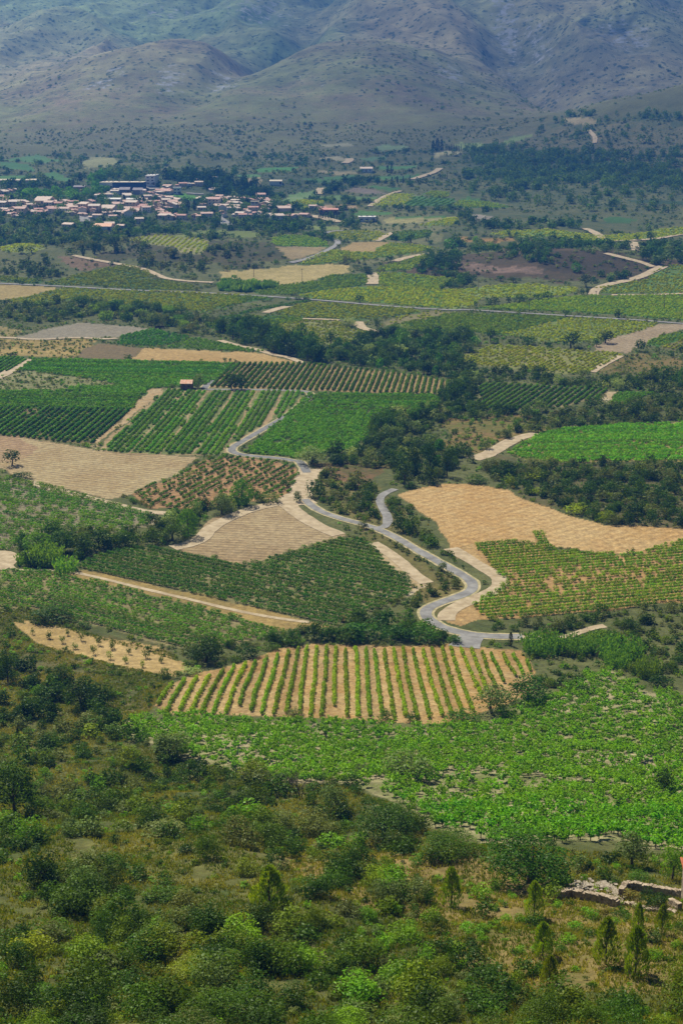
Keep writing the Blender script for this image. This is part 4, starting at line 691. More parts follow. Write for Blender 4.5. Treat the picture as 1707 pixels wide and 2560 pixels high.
scatter('X 700,1062 720,1046 840,1022 852,980 900,950 1000,915 1060,870 1095,880 1085,930 1200,950 1240,962 1240,975 1100,960 1000,975 960,1010 1060,1040 1050,1080 1000,1112 920,1112 900,1080 820,1072', .03, HED, (2.5, 6.5), 'riverside', 'bush', hw=(.7,1.05), seed=19)
scatter('X 960,960 1230,945 1240,990 1100,1050 980,1040', .018, [('mastic',2),('bright',1.5),('grey',1.5)], (1, 3), 'meadow', seed=20)
scatter('X 715,832 740,800 800,785 880,770 1060,768 1112,790 1050,832 1050,872 1000,866 900,850 800,838', .02, HED, (3.5, 8), 'riverside', 'tree', hw=(.7,1.1), seed=21)
scatter('X 1040,860 1060,825 1110,860 1200,850 1300,878 1400,870 1640,850 1640,905 1400,897 1200,878 1090,886 1085,930 1050,905', .02, HED, (3, 6.5), 'riverside', 'bush', hw=(.7,1.05), seed=22)
scatter('X -40,712 130,695 220,692 370,700 420,712 500,735 560,745 600,752 700,792 735,832 690,832 600,802 500,778 430,768 330,745 200,730 80,745 -40,725', .011, [('oak',3),('olive',1.5),('reed',1),('mastic',2),('grey',1)], (3, 8), 'riverside', 'bush', hw=(.6,1.0), seed=23)
scatter('X 500,765 560,748 620,770 700,792 735,832 690,832 600,802', .014, [('oak',3),('poplar',2),('dark',1)], (5, 9), 'riverside', 'tree', hw=(1.0,1.5), seed=24)
scatter('B 0,385 100,370 360,400 370,420 200,445 0,440', .03, [('reed',4),('poplar',1)], (4, 8), 'reed bed', 'reed clump', hw=(.6,.9), seed=25)
scatter('A 30,330 30,270 180,230 300,235 440,325 420,345 300,360 120,345', .012, [('dark',2),('oak',2),('mastic',2)], (3, 8), 'hill', 'bush', seed=26)
scatter('A 0,90 300,70 800,60 900,150 1200,180 1568,150 1568,300 1150,325 1000,300 760,250 460,200 300,180 0,110', .006, [('dark',2),('mastic',2),('oak',1),('grey',2)], (3, 8.5), 'hill', 'bush', seed=27, clump=60, thr=.42)
scatter('C 0,330 180,320 430,400 700,420 740,390 700,370 640,330 500,320 300,300 260,290 0,280', .012, HED[:3]+[('poplar',1)], (4, 9), 'hill', 'tree', seed=28, hw=(.8,1.1))
scatter('C 0,470 120,500 200,520 180,560 0,590 -100,580 -100,480', .012, HED[:3], (4, 9), 'hill', 'tree', seed=29); scatter('C 480,240 700,250 1050,280 1240,300 1240,330 1060,330 900,320 600,330 480,300', .008, HED[:3], (4, 9), 'hill', 'tree', seed=30)
scatter('C 1250,330 1400,290 1640,290 1640,410 1400,430 1300,400', .011, HED[:3], (5, 10), 'hill', 'tree', seed=31); scatter('C 960,540 1000,500 1180,480 1230,500 1180,530 1000,550', .012, HED[:3], (4, 9), 'hill', 'tree', seed=32)
scatter('C 1330,435 1640,425 1640,412 1400,415', .006, HED[:3], (3, 6), 'hill', 'tree', seed=33)
scatter('B 560,70 700,80 880,110 860,135 760,120 700,140 600,95', .012, HED[:3], (4, 9), 'hill', 'tree', seed=34); scatter('B 760,262 780,240 980,235 980,250 880,262', .012, [('grey',2),('olive',1)], (3, 7), 'hill', 'bush', seed=35)
scatter('B 0,300 500,255 600,265 520,275 200,295', .008, [('mastic',2),('olive',1)], (3, 6), 'hill', 'bush', seed=36); scatter('B 1250,320 1260,270 1380,240 1568,180 1568,355 1400,345', .012, HED[:3], (4, 9), 'hill', 'tree', seed=37)
scatter('B 1330,435 1360,410 1568,400 1568,440', .012, HED[:3], (4, 8), 'hill', 'tree', seed=38)
scatter('X -40,455 800,455 830,520 600,545 200,560 -40,570', .0055, [('dark',2),('oak',3),('olive',2),('cypress',.4),('mastic',1)], (4, 9), 'village', 'tree', hw=(.7,1.15), seed=40)
scatter('X -40,505 830,512 820,528 560,548 200,555 -40,575', .010, [('dark',2),('oak',2),('olive',2.4),('mastic',1)], (4, 9), 'village', 'tree', hw=(.6,1.0), seed=41)
scatter('G 100,330 230,290 560,270 780,250 950,270 950,310 700,340 500,360 250,345', .010, [('poplar',3),('bright',1)], (6, 11), 'village', 'tree', hw=(.7,.9), seed=42)
scatter('G 760,260 800,150 900,130 1000,190 880,200 930,270', .009, [('poplar',2),('oak',1)], (6, 12), 'village', 'tree', hw=(.8,1.1), seed=43); scatter('G 880,130 930,60 1130,90 1240,160 1260,200 1000,180', .007, [('olive',2),('oak',1)], (6, 12), 'village', 'tree', seed=44)
scatter('H 40,170 100,120 330,150 500,130 720,170 960,280 980,330 830,320 620,330 500,300 360,250 200,220', .009, [('dark',4),('cypress',.6),('oak',1)], (6, 12), 'village', 'tree', hw=(1.0,1.5), seed=45)
scatter('G 0,230 130,180 330,190 480,200 620,240 560,270 300,260 160,290 0,250', .007, [('dark',2),('oak',2)], (6, 11), 'village', 'tree', seed=46)
scatter('H 960,300 1200,330 1280,420 1130,420 980,380', .009, HED[:3], (5, 9), 'village', 'tree', seed=47)
scatter('H 1420,240 1568,200 1568,300 1420,300', .009, [('dark',3),('olive',1)], (5, 10), 'valley', 'tree', seed=48); scatter('I 300,450 340,400 440,350 560,320 650,340 620,375 560,380 440,420', .008, [('dark',3),('olive',1)], (5, 10), 'valley', 'tree', seed=49)
scatter('X 420,350 780,350 1060,330 1060,500 1568,470 1568,600 800,600 780,440 420,400', .0016, [('dark',2),('oak',2),('olive',1.5),('mastic',1)], (4, 9), 'valley', 'tree', seed=50, clump=70, thr=.4)
scatter('X -40,360 430,350 430,410 -40,440', .0018, [('dark',2),('oak',2),('olive',1.5)], (4, 10), 'valley', 'tree', seed=51)
scatter('I 330,510 350,480 500,465 690,480 660,510 480,520', .008, [('dark',2),('olive',2)], (5, 9), 'valley', 'tree', seed=52); scatter('I 700,560 800,535 1200,540 1568,540 1568,560 1300,590 1100,585', .004, HED[:3], (4, 9), 'valley', 'tree', seed=53)
scatter('C 260,150 480,165 600,150 900,150 920,190 700,188 400,195', .010, HED[:3], (5, 10), 'valley', 'tree', seed=54); scatter('I 1230,610 1350,570 1568,640 1568,700 1250,690', .007, HED[:3], (4, 9), 'valley', 'tree', seed=55)
# forest on the dark hill, split into its visible blocks
for q, (poly, den) in enumerate([('T 560,230 700,210 860,215 860,235 1000,240 1200,235 1200,250 1568,245 1568,400 1200,400 1180,380 960,385 900,420 780,410 770,385 560,370 570,340 660,320 560,280', .010), ('T 1270,80 1400,50 1568,70 1568,90 1300,95', .008),
    ('T 1190,175 1230,160 1250,180', .01), ('T 560,390 960,400 1568,400 1568,520 1300,500 900,490 600,450', .0022), ('T 900,80 1270,60 1568,90 1568,240 1200,230 900,200', .0012), ('T 1030,70 1140,60 1200,75 1040,80', .01), ('T 640,410 900,400 1000,430 700,450', .004)]):
    scatter(poly, den, [('wood', 1)], (6, 11), 'forest', 'forest', hw=(.9,1.2), seed=60+q)
# mountain shrubs
scatter('S 0,60 800,0 1568,0 1568,520 600,560 0,400', .0011, [('wood',1)], (3, 8), 'mountain', 'scrub', hw=(.4,.6), clump=150, thr=.5, seed=80); scatter('R 0,30 1568,30 1568,700 0,700', .0006, [('wood',1)], (3, 7), 'mountain', 'scrub', hw=(.4,.6), clump=120, thr=.5, seed=81)
scatter('R 0,560 1568,520 1568,760 0,780', .0009, [('wood',1),('olive',.6)], (4, 8), 'mountain', 'scrub', hw=(.4,.6), seed=82, clump=90, thr=.45)
scatter('X -60,700 1640,700 1640,1560 -60,1560', .06, [('grey',3),('mastic',3),('broom',2),('brown',.3),('bright',.6)], (.7, 2.3), 'field edge', role='tuft', seed=90, hw=(.5,.8), clump=25, thr=.32)
scatter('X -60,300 1640,260 1640,700 -60,700', .008, [('grey',3),('mastic',3),('dark',2),('olive',1)], (1.5, 5), 'field edge', role='tuft', seed=91, hw=(.4,.7), clump=70, thr=.36)
# ---- cypresses
def cyp(crop, pts, label, group):
    for t in pts.split():
        a, b, w, h = t.split(','); tree('cypress', '%s %s,%s,%s,%s' % (crop, a, b, w, h), label, 'cypress', 'cypress_tree', group)
cyp('H', '612,582,26,78 650,580,28,74 668,582,22,60 703,580,22,80 730,580,30,74 775,582,26,45 828,548,18,45 875,578,25,50 910,582,26,70 930,584,22,70 955,584,26,76 985,582,22,60 1020,574,28,60 1100,568,36,66 1120,566,28,60 1195,550,35,60', 'dark cypress in the row along the front of the village', 'cypresses along the front of the village')
cyp('H', '1160,465,34,70 1275,455,14,48 1290,457,14,52 1305,459,14,50 1320,461,14,54 1335,463,14,50 1350,466,14,48 1400,505,26,70 1385,545,30,62 1320,530,30,50 1440,515,20,44 1465,513,20,60 1490,512,20,56 1515,512,22,60 1540,512,22,58 1560,512,20,54 1420,512,20,60', 'narrow cypress standing by the long pink-roofed building', 'cypresses around the long pink-roofed building')
cyp('H', '145,350,12,40 160,350,14,36 400,392,24,60 300,440,40,100 245,440,60,90 790,290,50,110 720,290,60,120 760,290,46,100 680,285,46,100 840,290,36,80 880,290,36,76 905,290,34,70 940,300,34,76 610,270,50,80 560,290,50,80 270,120,40,50 320,120,40,60 440,340,30,50 480,500,26,60', 'tall dark conifer between the village houses', 'conifers between the village houses')
cyp('G', '345,560,24,58 398,560,34,60 740,600,34,66 770,598,14,56 780,598,14,58 884,570,10,60 1142,490,16,74 957,425,14,80 987,290,14,62 1078,340,34,40 605,245,44,76 640,245,30,70 730,265,28,50 178,250,52,70 700,185,60,76 710,50,24,60 686,52,14,36 1540,352,10,40 1552,352,10,40 490,555,26,66 1245,418,20,36 1465,418,12,34 1410,420,12,44 1430,420,12,48 820,440,40,76 1010,430,16,40 1200,420,16,60', 'dark conifer rising among the rooftops of the village', 'conifers among the rooftops of the village')
cyp('I', '692,364,34,46 753,366,22,36 797,364,24,44 836,362,26,46 877,364,26,48 924,357,22,46', 'cone-shaped cypress in the row of six in the valley', 'row of six cypresses in the valley')
cyp('I', '845,297,8,26 877,294,8,26 892,294,8,24 907,292,8,24 920,290,9,32 938,294,12,42 950,298,8,22 985,270,9,34 765,290,32,50 795,297,36,62 1190,336,8,46 1095,342,14,30 1142,336,16,30 1090,142,44,80 1120,140,50,92 1150,134,36,80 1180,132,12,44 1192,132,12,44 1204,133,12,40 1216,133,12,46 1228,134,12,44 1240,135,12,44 1252,136,12,46 1264,136,12,40 1276,137,12,38 1288,137,8,50', 'dark cypress in the far valley beside the pale fields', 'cypresses in the far valley')
# ---------------------------------------------------------------- build the plants
PLACE = {'left slope':'on the scrubby slope left of the bush vines','right slope':'on the dry slope below the bush vines','bottom slope':'on the lowest scrubby slope','whole slope':'on the foreground slope','upper left slope':'on the brown grassy slope beside the olive saplings',
 'hedge':'in a hedge between the vineyards','bank':'on the bank beside the winding road','terrace':'on the rocky terrace above the orange slope','ridge':'on the scrub ridge behind the bright green vineyard','riverside':'in the riverside thicket','meadow':'in the reddish dry meadow','reed bed':'in the reed bed above the main road','hill':'on the low dark hills behind the main road','village':'among the houses of the village','valley':'in the far valley','forest':'','mountain':''}
LOOK = {'oak':'leafy green','dark':'very dark green','olive':'grey-green','silver':'silvery','poplar':'fresh green','pine':'feathery','mastic':'rounded green','broom':'olive-green brush-like','yellow':'yellow-green','grey':'dull grey-green','bright':'bright green','brown':'brownish','fig':'dense dark','cypress':'slim dark','reed':'pale green','wood':'dark','vine':'green'}
SIZEW = lambda w: 'small' if w < 1.9 else ('medium-sized' if w < 3.4 else 'large')
def lod_for(p, w, h):
    s = max(w, h)*pxsize(p); return 0 if s > 58 else 1 if s > 26 else 2 if s > 11 else 3 if s > 4.5 else 4
def visible(P):
    u, v = project(P); return (u > -60) & (u < 1767) & (v > -40) & (v < 2680)
def build_plants():
    allp = PLANTS; vis = visible(np.array([q['p'] for q in allp]))
    EL = .8+.45*RS.rand(len(allp), 2); EL[[i for i, q in enumerate(allp) if q['traced']]] = 1
    quota = {'tree': 270, 'bush': 270, 'shrub': 290, 'cypress': 200, 'pine': 60, 'reed clump': 60, 'sapling': 40}
    rolekey = {}
    for i, q in enumerate(allp):
        if vis[i]: rolekey.setdefault(q['role'], []).append((-(1e6 if q['traced'] else 0)-q['w']*q['h']*pxsize(q['p'])**2, i))
    things = set()
    for r, lst in rolekey.items():
        lst.sort(); things |= {i for _, i in lst[:quota.get(r, 0)]}
    rest = {}; marks = [(q['p'], q['label']) for i, q in enumerate(allp) if q['traced'] and q['label'] and not q['group'] and len(q['label'].split()) < 11]; MP = np.array([m_[0][:2] for m_ in marks]); used = {}
    def near_label(q, i):
        p = q['p']; sc = np.array([1, .55]); d = (MP-p[:2])*sc; j = np.argsort((d**2).sum(1))[:6]; head = '%s %s %s' % (SIZEW(q['w']) if q['role'] in ('shrub','bush') else ('tall' if q['h'] > 7 else 'low'), LOOK[q['kind']], q['role'])
        for e in j:
            if np.hypot(*(MP[e]-p[:2])) > max(18, p[1]*.1): break
            v = p[:2]-MP[e]; r_ = ('right of' if v[0] > 0 else 'left of') if abs(v[0]) > abs(v[1])*.6 else ('behind' if v[1] > 0 else 'in front of'); l = '%s %s the %s' % (head, r_, marks[e][1])
            if len(l.split()) <= 16 and l not in used: used[l] = 1; return l
        return None
    for i, q in enumerate(allp):
        p, w, h = q['p'], q['w'], q['h']; rz = RS.rand()*6.283; var = RS.randint(4); lod = lod_for(p, w, h)
        if i in things:
            role = q['role']; nm = q['name'] or {'tree':'tree','bush':'bush','shrub':'shrub','reed clump':'reed_clump'}[role]; cat = {'cypress':'cypress','pine':'pine','sapling':'sapling'}.get(role, role)
            nl_ = None if q['label'] else near_label(q, i)
            if q['label']: lab, grp = q['label'], q['group']
            elif nl_: lab, grp = nl_, ('%s %ss %s' % (LOOK[q['kind']], role, PLACE[q['place']])).replace('bushs', 'bushes')
            else:
                lab = '%s %s %s %s' % (SIZEW(w) if role in ('shrub','bush') else ('tall' if h > 7 else 'low'), LOOK[q['kind']], role, PLACE[q['place']]); grp = ('%s %ss %s' % (LOOK[q['kind']], role, PLACE[q['place']])).replace('bushs', 'bushes')
            if role in ('tree', 'cypress', 'pine', 'sapling') and max(w, h)*pxsize(p) > 6:
                root = link(nm, None, None, (p[0], p[1], p[2]-.12), rz, (w, w, h)); root.empty_display_size = .3
                link('trunk', trunk_mesh(q['kind'], var % 3), root); c = link('crown', crown_mesh(q['kind'], lod, var), root)
                lift = {'cypress': .03, 'pine': .03, 'poplar': .05}.get(q['kind'], .16 if role in ('tree', 'sapling') else .02); c.location = (0, 0, lift); c.scale = (1, 1, 1-lift)
            else: root = link(nm, crown_mesh(q['kind'], lod, var, 'foliage'), None, (p[0], p[1], p[2]-.08*min(h, 2)), rz, (w*EL[i, 0], w*EL[i, 1], h))
            tag(root, lab, cat, grp)
        else:
            r = q['role']; key = {'forest':'forest','scrub':'mountain_scrub','tuft':'undergrowth','shrub':'scrub','bush':'hedge_thicket','tree':'woodland','reed clump':'reed_bed'}.get(r, 'scrub')
            rest.setdefault(key, []).append((q['kind'], min(4, max(lod, 2)), var, p, w, h, rz))
    LAB = {'forest':'dark pine forest covering the hill at the right','mountain_scrub':'dark dots of scrub on the far mountain slopes','undergrowth':'low dry undergrowth between the foreground shrubs','scrub':'many smaller shrubs on the slopes and banks','hedge_thicket':'thickets and hedges between the vineyards','woodland':'trees filling the valley and village gardens','reed_bed':'reeds in the bed above the main road'}
    for key, lst in rest.items():
        groups = {}
        for t in lst: groups.setdefault(t[:3], []).append(t[3:])
        Vs, Cs = [], []
        for (kind, lod, var), it in groups.items():
            V, F, C = arr(kind, lod, var); 
            for (p, w, h, rz) in it:
                c, s = math.cos(rz), math.sin(rz); e = .72+.56*RS.rand(); X = V[:,0]*w*e; Y = V[:,1]*w/e
                Vs.append(np.stack([X*c-Y*s+p[0], X*s+Y*c+p[1], V[:,2]*h+p[2]-.08*h], 1).astype(np.float32)); Cs.append((C*(.75+.5*RS.rand())).astype(np.float32))
        V = np.concatenate(Vs); o = link(key, new_mesh(key, V, np.arange(len(V)).reshape(-1, 4), np.concatenate(Cs), M_LEAF)); tag(o, LAB[key], key.replace('_', ' '), None, 'stuff')
        print(key, len(lst), len(V)//4)
    print('plant things', len(things))
build_plants()
# ---------------------------------------------------------------- vines
def canopy(P, w, h, q, col, dist, rs, z0=.35):
    """leaf quads for plants at P (n,3); returns V,C"""
    n = len(P); leaf = max(.2, 1.25*dist/1422); m = int(np.clip(q*w*h*2.6/(leaf*leaf*.36), 2, 70)); k = np.repeat(np.arange(n), m); N_ = len(k)
    d = rs.normal(size=(N_, 3)); d /= np.linalg.norm(d, axis=1)[:,None]; r = (.55+.55*rs.rand(N_))*1.0
    sz = (.7+.6*rs.rand(n))[k]; off = d*r[:,None]*np.array([w*.5, w*.5, h*.36])*sz[:,None]; Q = P[k]+off; Q[:,2] += z0*h+h*.3
    Q[:,2] = np.maximum(Q[:,2], P[k,2]+.12)
    nb = d.copy(); nb[:,2] += .5
    V, F = leaves(Q, leaf*(.7+.6*rs.rand(N_)), nb, .7, rs=rs); c = lin(col)*VINEK*np.array([1.45, 1.13, .7]); tint = (.72+.5*rs.rand(n))[k]
    warm = (rs.rand(n)[k]-.4)[:,None]*np.array([.5, .1, 0])*c; C = (c*tint[:,None]+warm*.7)*(.8+.4*rs.rand(N_))[:,None]
    return V, np.repeat(np.clip(C, .004, .9), 4, 0)
ORD = 'first second third fourth fifth sixth seventh eighth ninth tenth eleventh twelfth thirteenth fourteenth fifteenth sixteenth seventeenth eighteenth nineteenth twentieth'.split()
ORD += ['twenty-'+o for o in ORD[:9]]+['thirtieth']+['thirty-'+o for o in ORD[:9]]+['fortieth']+['forty-'+o for o in ORD[:9]]+['fiftieth']
NEAR = dict(dark=('near','far'),longleft=('near','far'),rvine=('near','far'),sparse=('near','far'),bigleft=('near','far'),broad=('near','far'),bright=('near','far'),leftrows=('left','right'),bigright=('left','right'),orch=('near','far'),rowsr=('left','right'),dg=('near','far'))
SHORT = dict(dark='dark green vineyard below the ploughed triangle',longleft='long vineyard below the dry strip',rvine='vineyard on orange soil',sparse='loose vineyard at the left edge',bigleft='broad vineyard left of the hut',broad='leafy vineyard right of the road',bright='bright vineyard at the right edge',leftrows='diagonal vineyard above the reddish field',bigright='trellised vineyard behind the olives',orch='young vineyard inside the road bend',rowsr='diagonal vineyard framed by hedges',dg='small dense vineyard by the grey field')
def build_rows():
    rows = []    # (px area, V, C, label, group)
    for key, (poly, a, b, f, dstr, sp, pl) in FL.items():
        if not pl or key == 'bush': continue
        gap, ps, w, h, col, fill, words = pl; P = GP[key]; d = DIR[key]; n_ = np.array([-d[1], d[0]]); rs = np.random.RandomState(len(key)*17+int(abs(P[0,0])))
        D = P[:,1].mean()
        if D > 900: gap *= 1.15; 
        t = P@d; s = P@n_; ss = np.arange(s.min()+gap*.5, s.max(), gap); ps_ = ps*(1 if D < 700 else 1.5)
        for j, s0 in enumerate(ss):
            tt = np.arange(t.min(), t.max(), ps_)+rs.rand()*ps_; tt = tt+rs.normal(size=len(tt))*.12*ps_
            bow = .12*rs.normal(size=len(tt)); x = tt*d[0]+(s0+bow)*n_[0]; y = tt*d[1]+(s0+bow)*n_[1]
            wx = x+(fbm(x/7, y/7, 2, 3)-.5)*2.5; wy = y+(fbm(x/7, y/7, 2, 8)-.5)*2.5
            k = inpoly(wx, wy, P) & (rs.rand(len(x)) < fill*(.55+.9*fbm(x/16, y/16, 2, 77)).clip(0, 1 if fill < .9 else 2))
            x, y = x[k], y[k]
            if len(x) < 2: continue
            Z = height(x, y); V, C = canopy(np.stack([x, y, Z], 1), w*1.1 if D < 800 else w*1.4, h, 1.2, col, D, rs, .2)
            u, v = project(np.array([[x.mean(), y.mean(), Z.mean()]])); on = (-20 < u[0] < 1727)
            rows.append((len(x)*w*h/D**2*(1 if words and on else 1e-6), V, C, (words, j, len(ss), key) if words else None))
    # the striped vineyard: every row traced
    top = [(397,1567,362,1620),(426,1558,382,1635),(453,1554,412,1632),(480,1550,440,1634),(512,1537,462,1637),(537,1526,492,1637),(565,1520,520,1637),(589,1516,550,1620),(614,1507,575,1635),(639,1500,600,1640),(662,1492,630,1642),(684,1487,660,1637),
           (706,1483,686,1635),(729,1482,711,1645),(748,1482,740,1645),(771,1484,767,1620)]
    rr = [(20,35,20,350),(65,30,75,350),(108,32,130,355),(150,40,185,340),(195,40,243,365),(238,35,300,350),(282,30,350,370),(328,32,405,360),(372,35,460,350),(413,32,507,340),(460,30,555,330),(503,28,603,325),(547,30,642,255),(595,35,668,232),(640,45,705,215),(685,55,745,195),(735,55,797,165),(785,60,832,158),(845,88,872,146)]
    for a, b, c, d in rr: top.append((784.5+a/2, 1470+b/2, 784.5+c/2, 1470+d/2))
    s = 1707/1568; rs = np.random.RandomState(5)
    for i, (a, b, c, d) in enumerate(top):
        p, q = ground([(a*s, b*s+6), (c*s, d*s+3)])[:, :2]; L = np.hypot(*(q-p)); n = int(L/.55); t = (np.arange(n)+.5)/n; x = p[0]+(q[0]-p[0])*t; y = p[1]+(q[1]-p[1])*t
        x = x+.12*rs.normal(size=n)+.5*(fbm(t*2+i, t*0, 2, 3)-.5); k = rs.rand(n) < (.45+1.1*fbm(t*12+i*3, t*0, 2, 4)).clip(0, .96); x, y = x[k], y[k]
        V, C = canopy(np.stack([x, y, height(x, y)], 1),     .78, 1.4, .8, (92,138,36), 290, rs, .12)
        lab = 'trellised vine row, %s from the %s end of the striped vineyard' % ((ORD[i], 'left') if i < 18 else (ORD[34-i], 'right'))
        rows.append((1e3, V, C, ('*', lab)))
    rows.sort(key=lambda r: -r[0]); RV, RC = [], []
    for i, (sz, V, C, words) in enumerate(rows):
        if i < 298:
            o = link('vine_row', new_mesh('vine_row', V, np.arange(len(V)).reshape(-1, 4), C, M_LEAF))
            if words[0] == '*': tag(o, words[1], 'vine row', 'vine rows of the striped vineyard')
            elif words[3] in SHORT:
                w_, j, n, key = words; a, b = NEAR[key]; P = GP[key]; d = DIR[key]; n_ = np.array([-d[1], d[0]]); up_ = (n_[1] > 0) if a == 'near' else (n_[0] > 0)
                jj = j if up_ else n-1-j; side, q = (a, jj) if jj < n/2 else (b, n-1-jj); tag(o, 'vine row, %s from the %s side, in the %s' % (ORD[min(q, 49)], side, SHORT[key]), 'vine row', 'vine rows of the '+SHORT[key])
            else:
                k_ = int(words[3][-1]) if words[3].startswith('st') and words[3][-1].isdigit() else 0; tag(o, 'vine row in the %s strip plot beside the hut' % ORD[k_], 'vine row', 'vine rows of the strip plots, %s plot' % ORD[k_])
        else: RV.append(V.astype(np.float32)); RC.append(C.astype(np.float32))
    V = np.concatenate(RV); o = link('vineyard_rows', new_mesh('vineyard_rows', V, np.arange(len(V)).reshape(-1, 4), np.concatenate(RC), M_LEAF)); tag(o, 'all further rows of vines in the fields of the valley', 'vineyard', None, 'stuff')
    print('rows', len(rows), 'quads', len(V)//4)
build_rows()
def vine_proto(var):
    rs = np.random.RandomState(200+var); m = MB(); m.add(*tube((0,0,-.15), (.05*rs.randn(), .05*rs.randn(), .4), .05, .045)); top = m.V[0][5:].mean(0); P = []; NN = []
    for i in range(6):
        th = i*1.05+rs.rand()*.8; r = .35+.35*rs.rand(); e = top+np.array([r*math.cos(th), r*math.sin(th), .3+.55*rs.rand()]); m.add(*tube(top, top+(e-top)*.45, .03, .015, 4))
        for j in range(17):
            t = .25+.85*rs.rand(); q = top+(e-top)*t+rs.normal(size=3)*.1; q[2] += .05*math.sin(t*3); P.append(q); v = q-top; v[2] += .4; NN.append(v/np.linalg.norm(v))
    for j in range(26): th = rs.rand()*6.283; r = .4*rs.rand(); P.append(top+np.array([r*math.cos(th), r*math.sin(th), .15+.4*rs.rand()])); NN.append(np.array([0,0,1.]))
    P = np.array(P); V, F = leaves(P, .24*(.6+.8*rs.rand(len(P))), np.array(NN), .78, rs=rs); c1, c2 = [lin(c)*VINEK*np.array([1, 1.0, .9]) for c in PAL['vine']]; C = c2+(c1-c2)*np.clip(rs.rand(len(P), 1)*1.2+P[:,2:3]*.2-.2, 0, 1.3)
    return m, V, F, np.repeat(C, 4, 0)
def build_bush_vines():
    poly, a, b, f, dstr, sp, pl = FL['bush']; P = GP['bush']; d = DIR['bush']; n_ = np.array([-d[1], d[0]]); rs = np.random.RandomState(12)
    t = P@d; s = P@n_; T_, S_ = np.meshgrid(np.arange(t.min(), t.max(), 1.65), np.arange(s.min(), s.max(), 1.9)); T_ = T_.ravel()+rs.normal(size=T_.size)*.3; S_ = S_.ravel()+rs.normal(size=S_.size)*.25
    x = T_*d[0]+S_*n_[0]; y = T_*d[1]+S_*n_[1]; wx = x+(fbm(x/6, y/6, 2, 3)-.5)*4; wy = y+(fbm(x/6, y/6, 2, 8)-.5)*4
    bare = ground([(1080*1.0887, 1805*1.0887), (1010*1.0887, 1830*1.0887)])
    fill = (.8+.9*fbm(x/9, y/9, 2, 70)).clip(0, .98)
    for q in bare: fill = fill*(1-.55*np.exp(-((x-q[0])/11)**2-((y-q[1])/8)**2))
    u, v = project(np.stack([x, y, height(x, y)], 1)); fill = fill*np.where((u > 1440) & (v < 1790), .75, 1)
    k = inpoly(wx, wy, P) & (rs.rand(len(x)) < fill) & (u > -30) & (u < 1740); x, y = x[k], y[k]; z = height(x, y); o_ = np.argsort(np.hypot(y, CAMZ-z)); x, y, z = x[o_], y[o_], z[o_]
    protos = []
    for v_ in range(6):
        m, V, F, C = vine_proto(v_); protos.append((m.mesh('vine_trunk', M_BARK), new_mesh('vine_foliage', V, F, C, M_LEAF), V, C))
    RV, RC = [], []; 
    for i in range(len(x)):
        tm, fm, V, C = protos[rs.randint(6)]; rz = rs.rand()*6.283; sc = 1.0+.65*rs.rand()
        if i < 296:
            r = link('grapevine', None, None, (x[i], y[i], z[i]), rz, (sc, sc, sc)); r.empty_display_size = .3; link('trunk', tm, r); link('foliage', fm, r)
            uu, _ = project(np.array([[x[i], y[i], z[i]]])); lab = 'leafy bush vine with gnarled trunk on the near edge of the bush vineyard'
            U = uu[0]; dd_ = math.hypot(y[i], CAMZ-z[i]); row_ = 'foremost' if i < 70 else 'second-tier' if i < 170 else 'set-back'
            wh = 'right of the huge dark oak' if U < 1130 else 'left of the big fig tree' if U < 1250 else 'just behind the big fig tree' if U < 1430 else 'behind the grey olive by the ruin' if U < 1600 else 'beside the bright tree at the right edge'
            tag(r, '%s bush vine %s' % (row_, wh), 'grapevine', '%s bush vines %s' % (row_, wh))
        else:
            c, s_ = math.cos(rz), math.sin(rz); X = V[:,0]*sc; Y = V[:,1]*sc; RV.append(np.stack([X*c-Y*s_+x[i], X*s_+Y*c+y[i], V[:,2]*sc+z[i]], 1).astype(np.float32)); RC.append((C*(.75+.5*rs.rand())*np.array([.85+.35*rs.rand(), 1, 1])).astype(np.float32))
    V = np.concatenate(RV); o = link('bush_vines', new_mesh('bush_vines', V, np.arange(len(V)).reshape(-1, 4), np.concatenate(RC), M_LEAF)); tag(o, 'dense bright green bush vines filling the large near vineyard', 'bush vines', None, 'stuff'); print('bush vines', len(x))
build_bush_vines()
# ---------------------------------------------------------------- dry grass on the foreground slope
def build_grass():
    P = gpoly(FORE); rs = np.random.RandomState(31); lo, hi = P.min(0), P.max(0); m = 240000; x = lo[0]+rs.rand(m)*(hi[0]-lo[0]); y = lo[1]+rs.rand(m)*(hi[1]-lo[1]); k = inpoly(x, y, P) & (fbm(x/4, y/4, 2, 90) > .3); x, y = x[k], y[k]; k = ~blocked(x, y); x, y = x[k], y[k]
    z = height(x, y); keep = visible(np.stack([x, y, z], 1)); x, y, z = x[keep], y[keep], z[keep]; n = len(x); q = 4; k = np.repeat(np.arange(n), q)
    p = np.stack([x[k]+rs.normal(size=n*q)*.12, y[k]+rs.normal(size=n*q)*.12, z[k]], 1); d = rs.normal(size=(n*q, 3))*.35; d[:,2] = 1; h = (.18+.3*rs.rand(n*q))[:,None]; b = rs.normal(size=(n*q, 3)); b[:,2] = 0; b /= np.linalg.norm(b, axis=1)[:,None]
    V = np.stack([p+b*.06, p+d*h*.6+b*.04, p+d*h, p-b*.06], 1).reshape(-1, 3); a = [lin(c) for c in ((140,142,112),(112,122,78),(80,106,48),(108,116,82))]; ci = (fbm(x/9, y/9, 2, 33)*5.2-1+rs.normal(size=n)*.5).clip(0, 3).astype(int); C = np.array(a)[ci][k]*(.75+.5*rs.rand(n*q))[:,None]
    o = link('dry_grass', new_mesh('dry_grass', V, np.arange(len(V)).reshape(-1, 4), np.repeat(C, 4, 0), M_LEAF)); tag(o, 'tufts of dry grass over the foreground slope', 'grass', None, 'stuff'); print('grass', n)
build_grass()
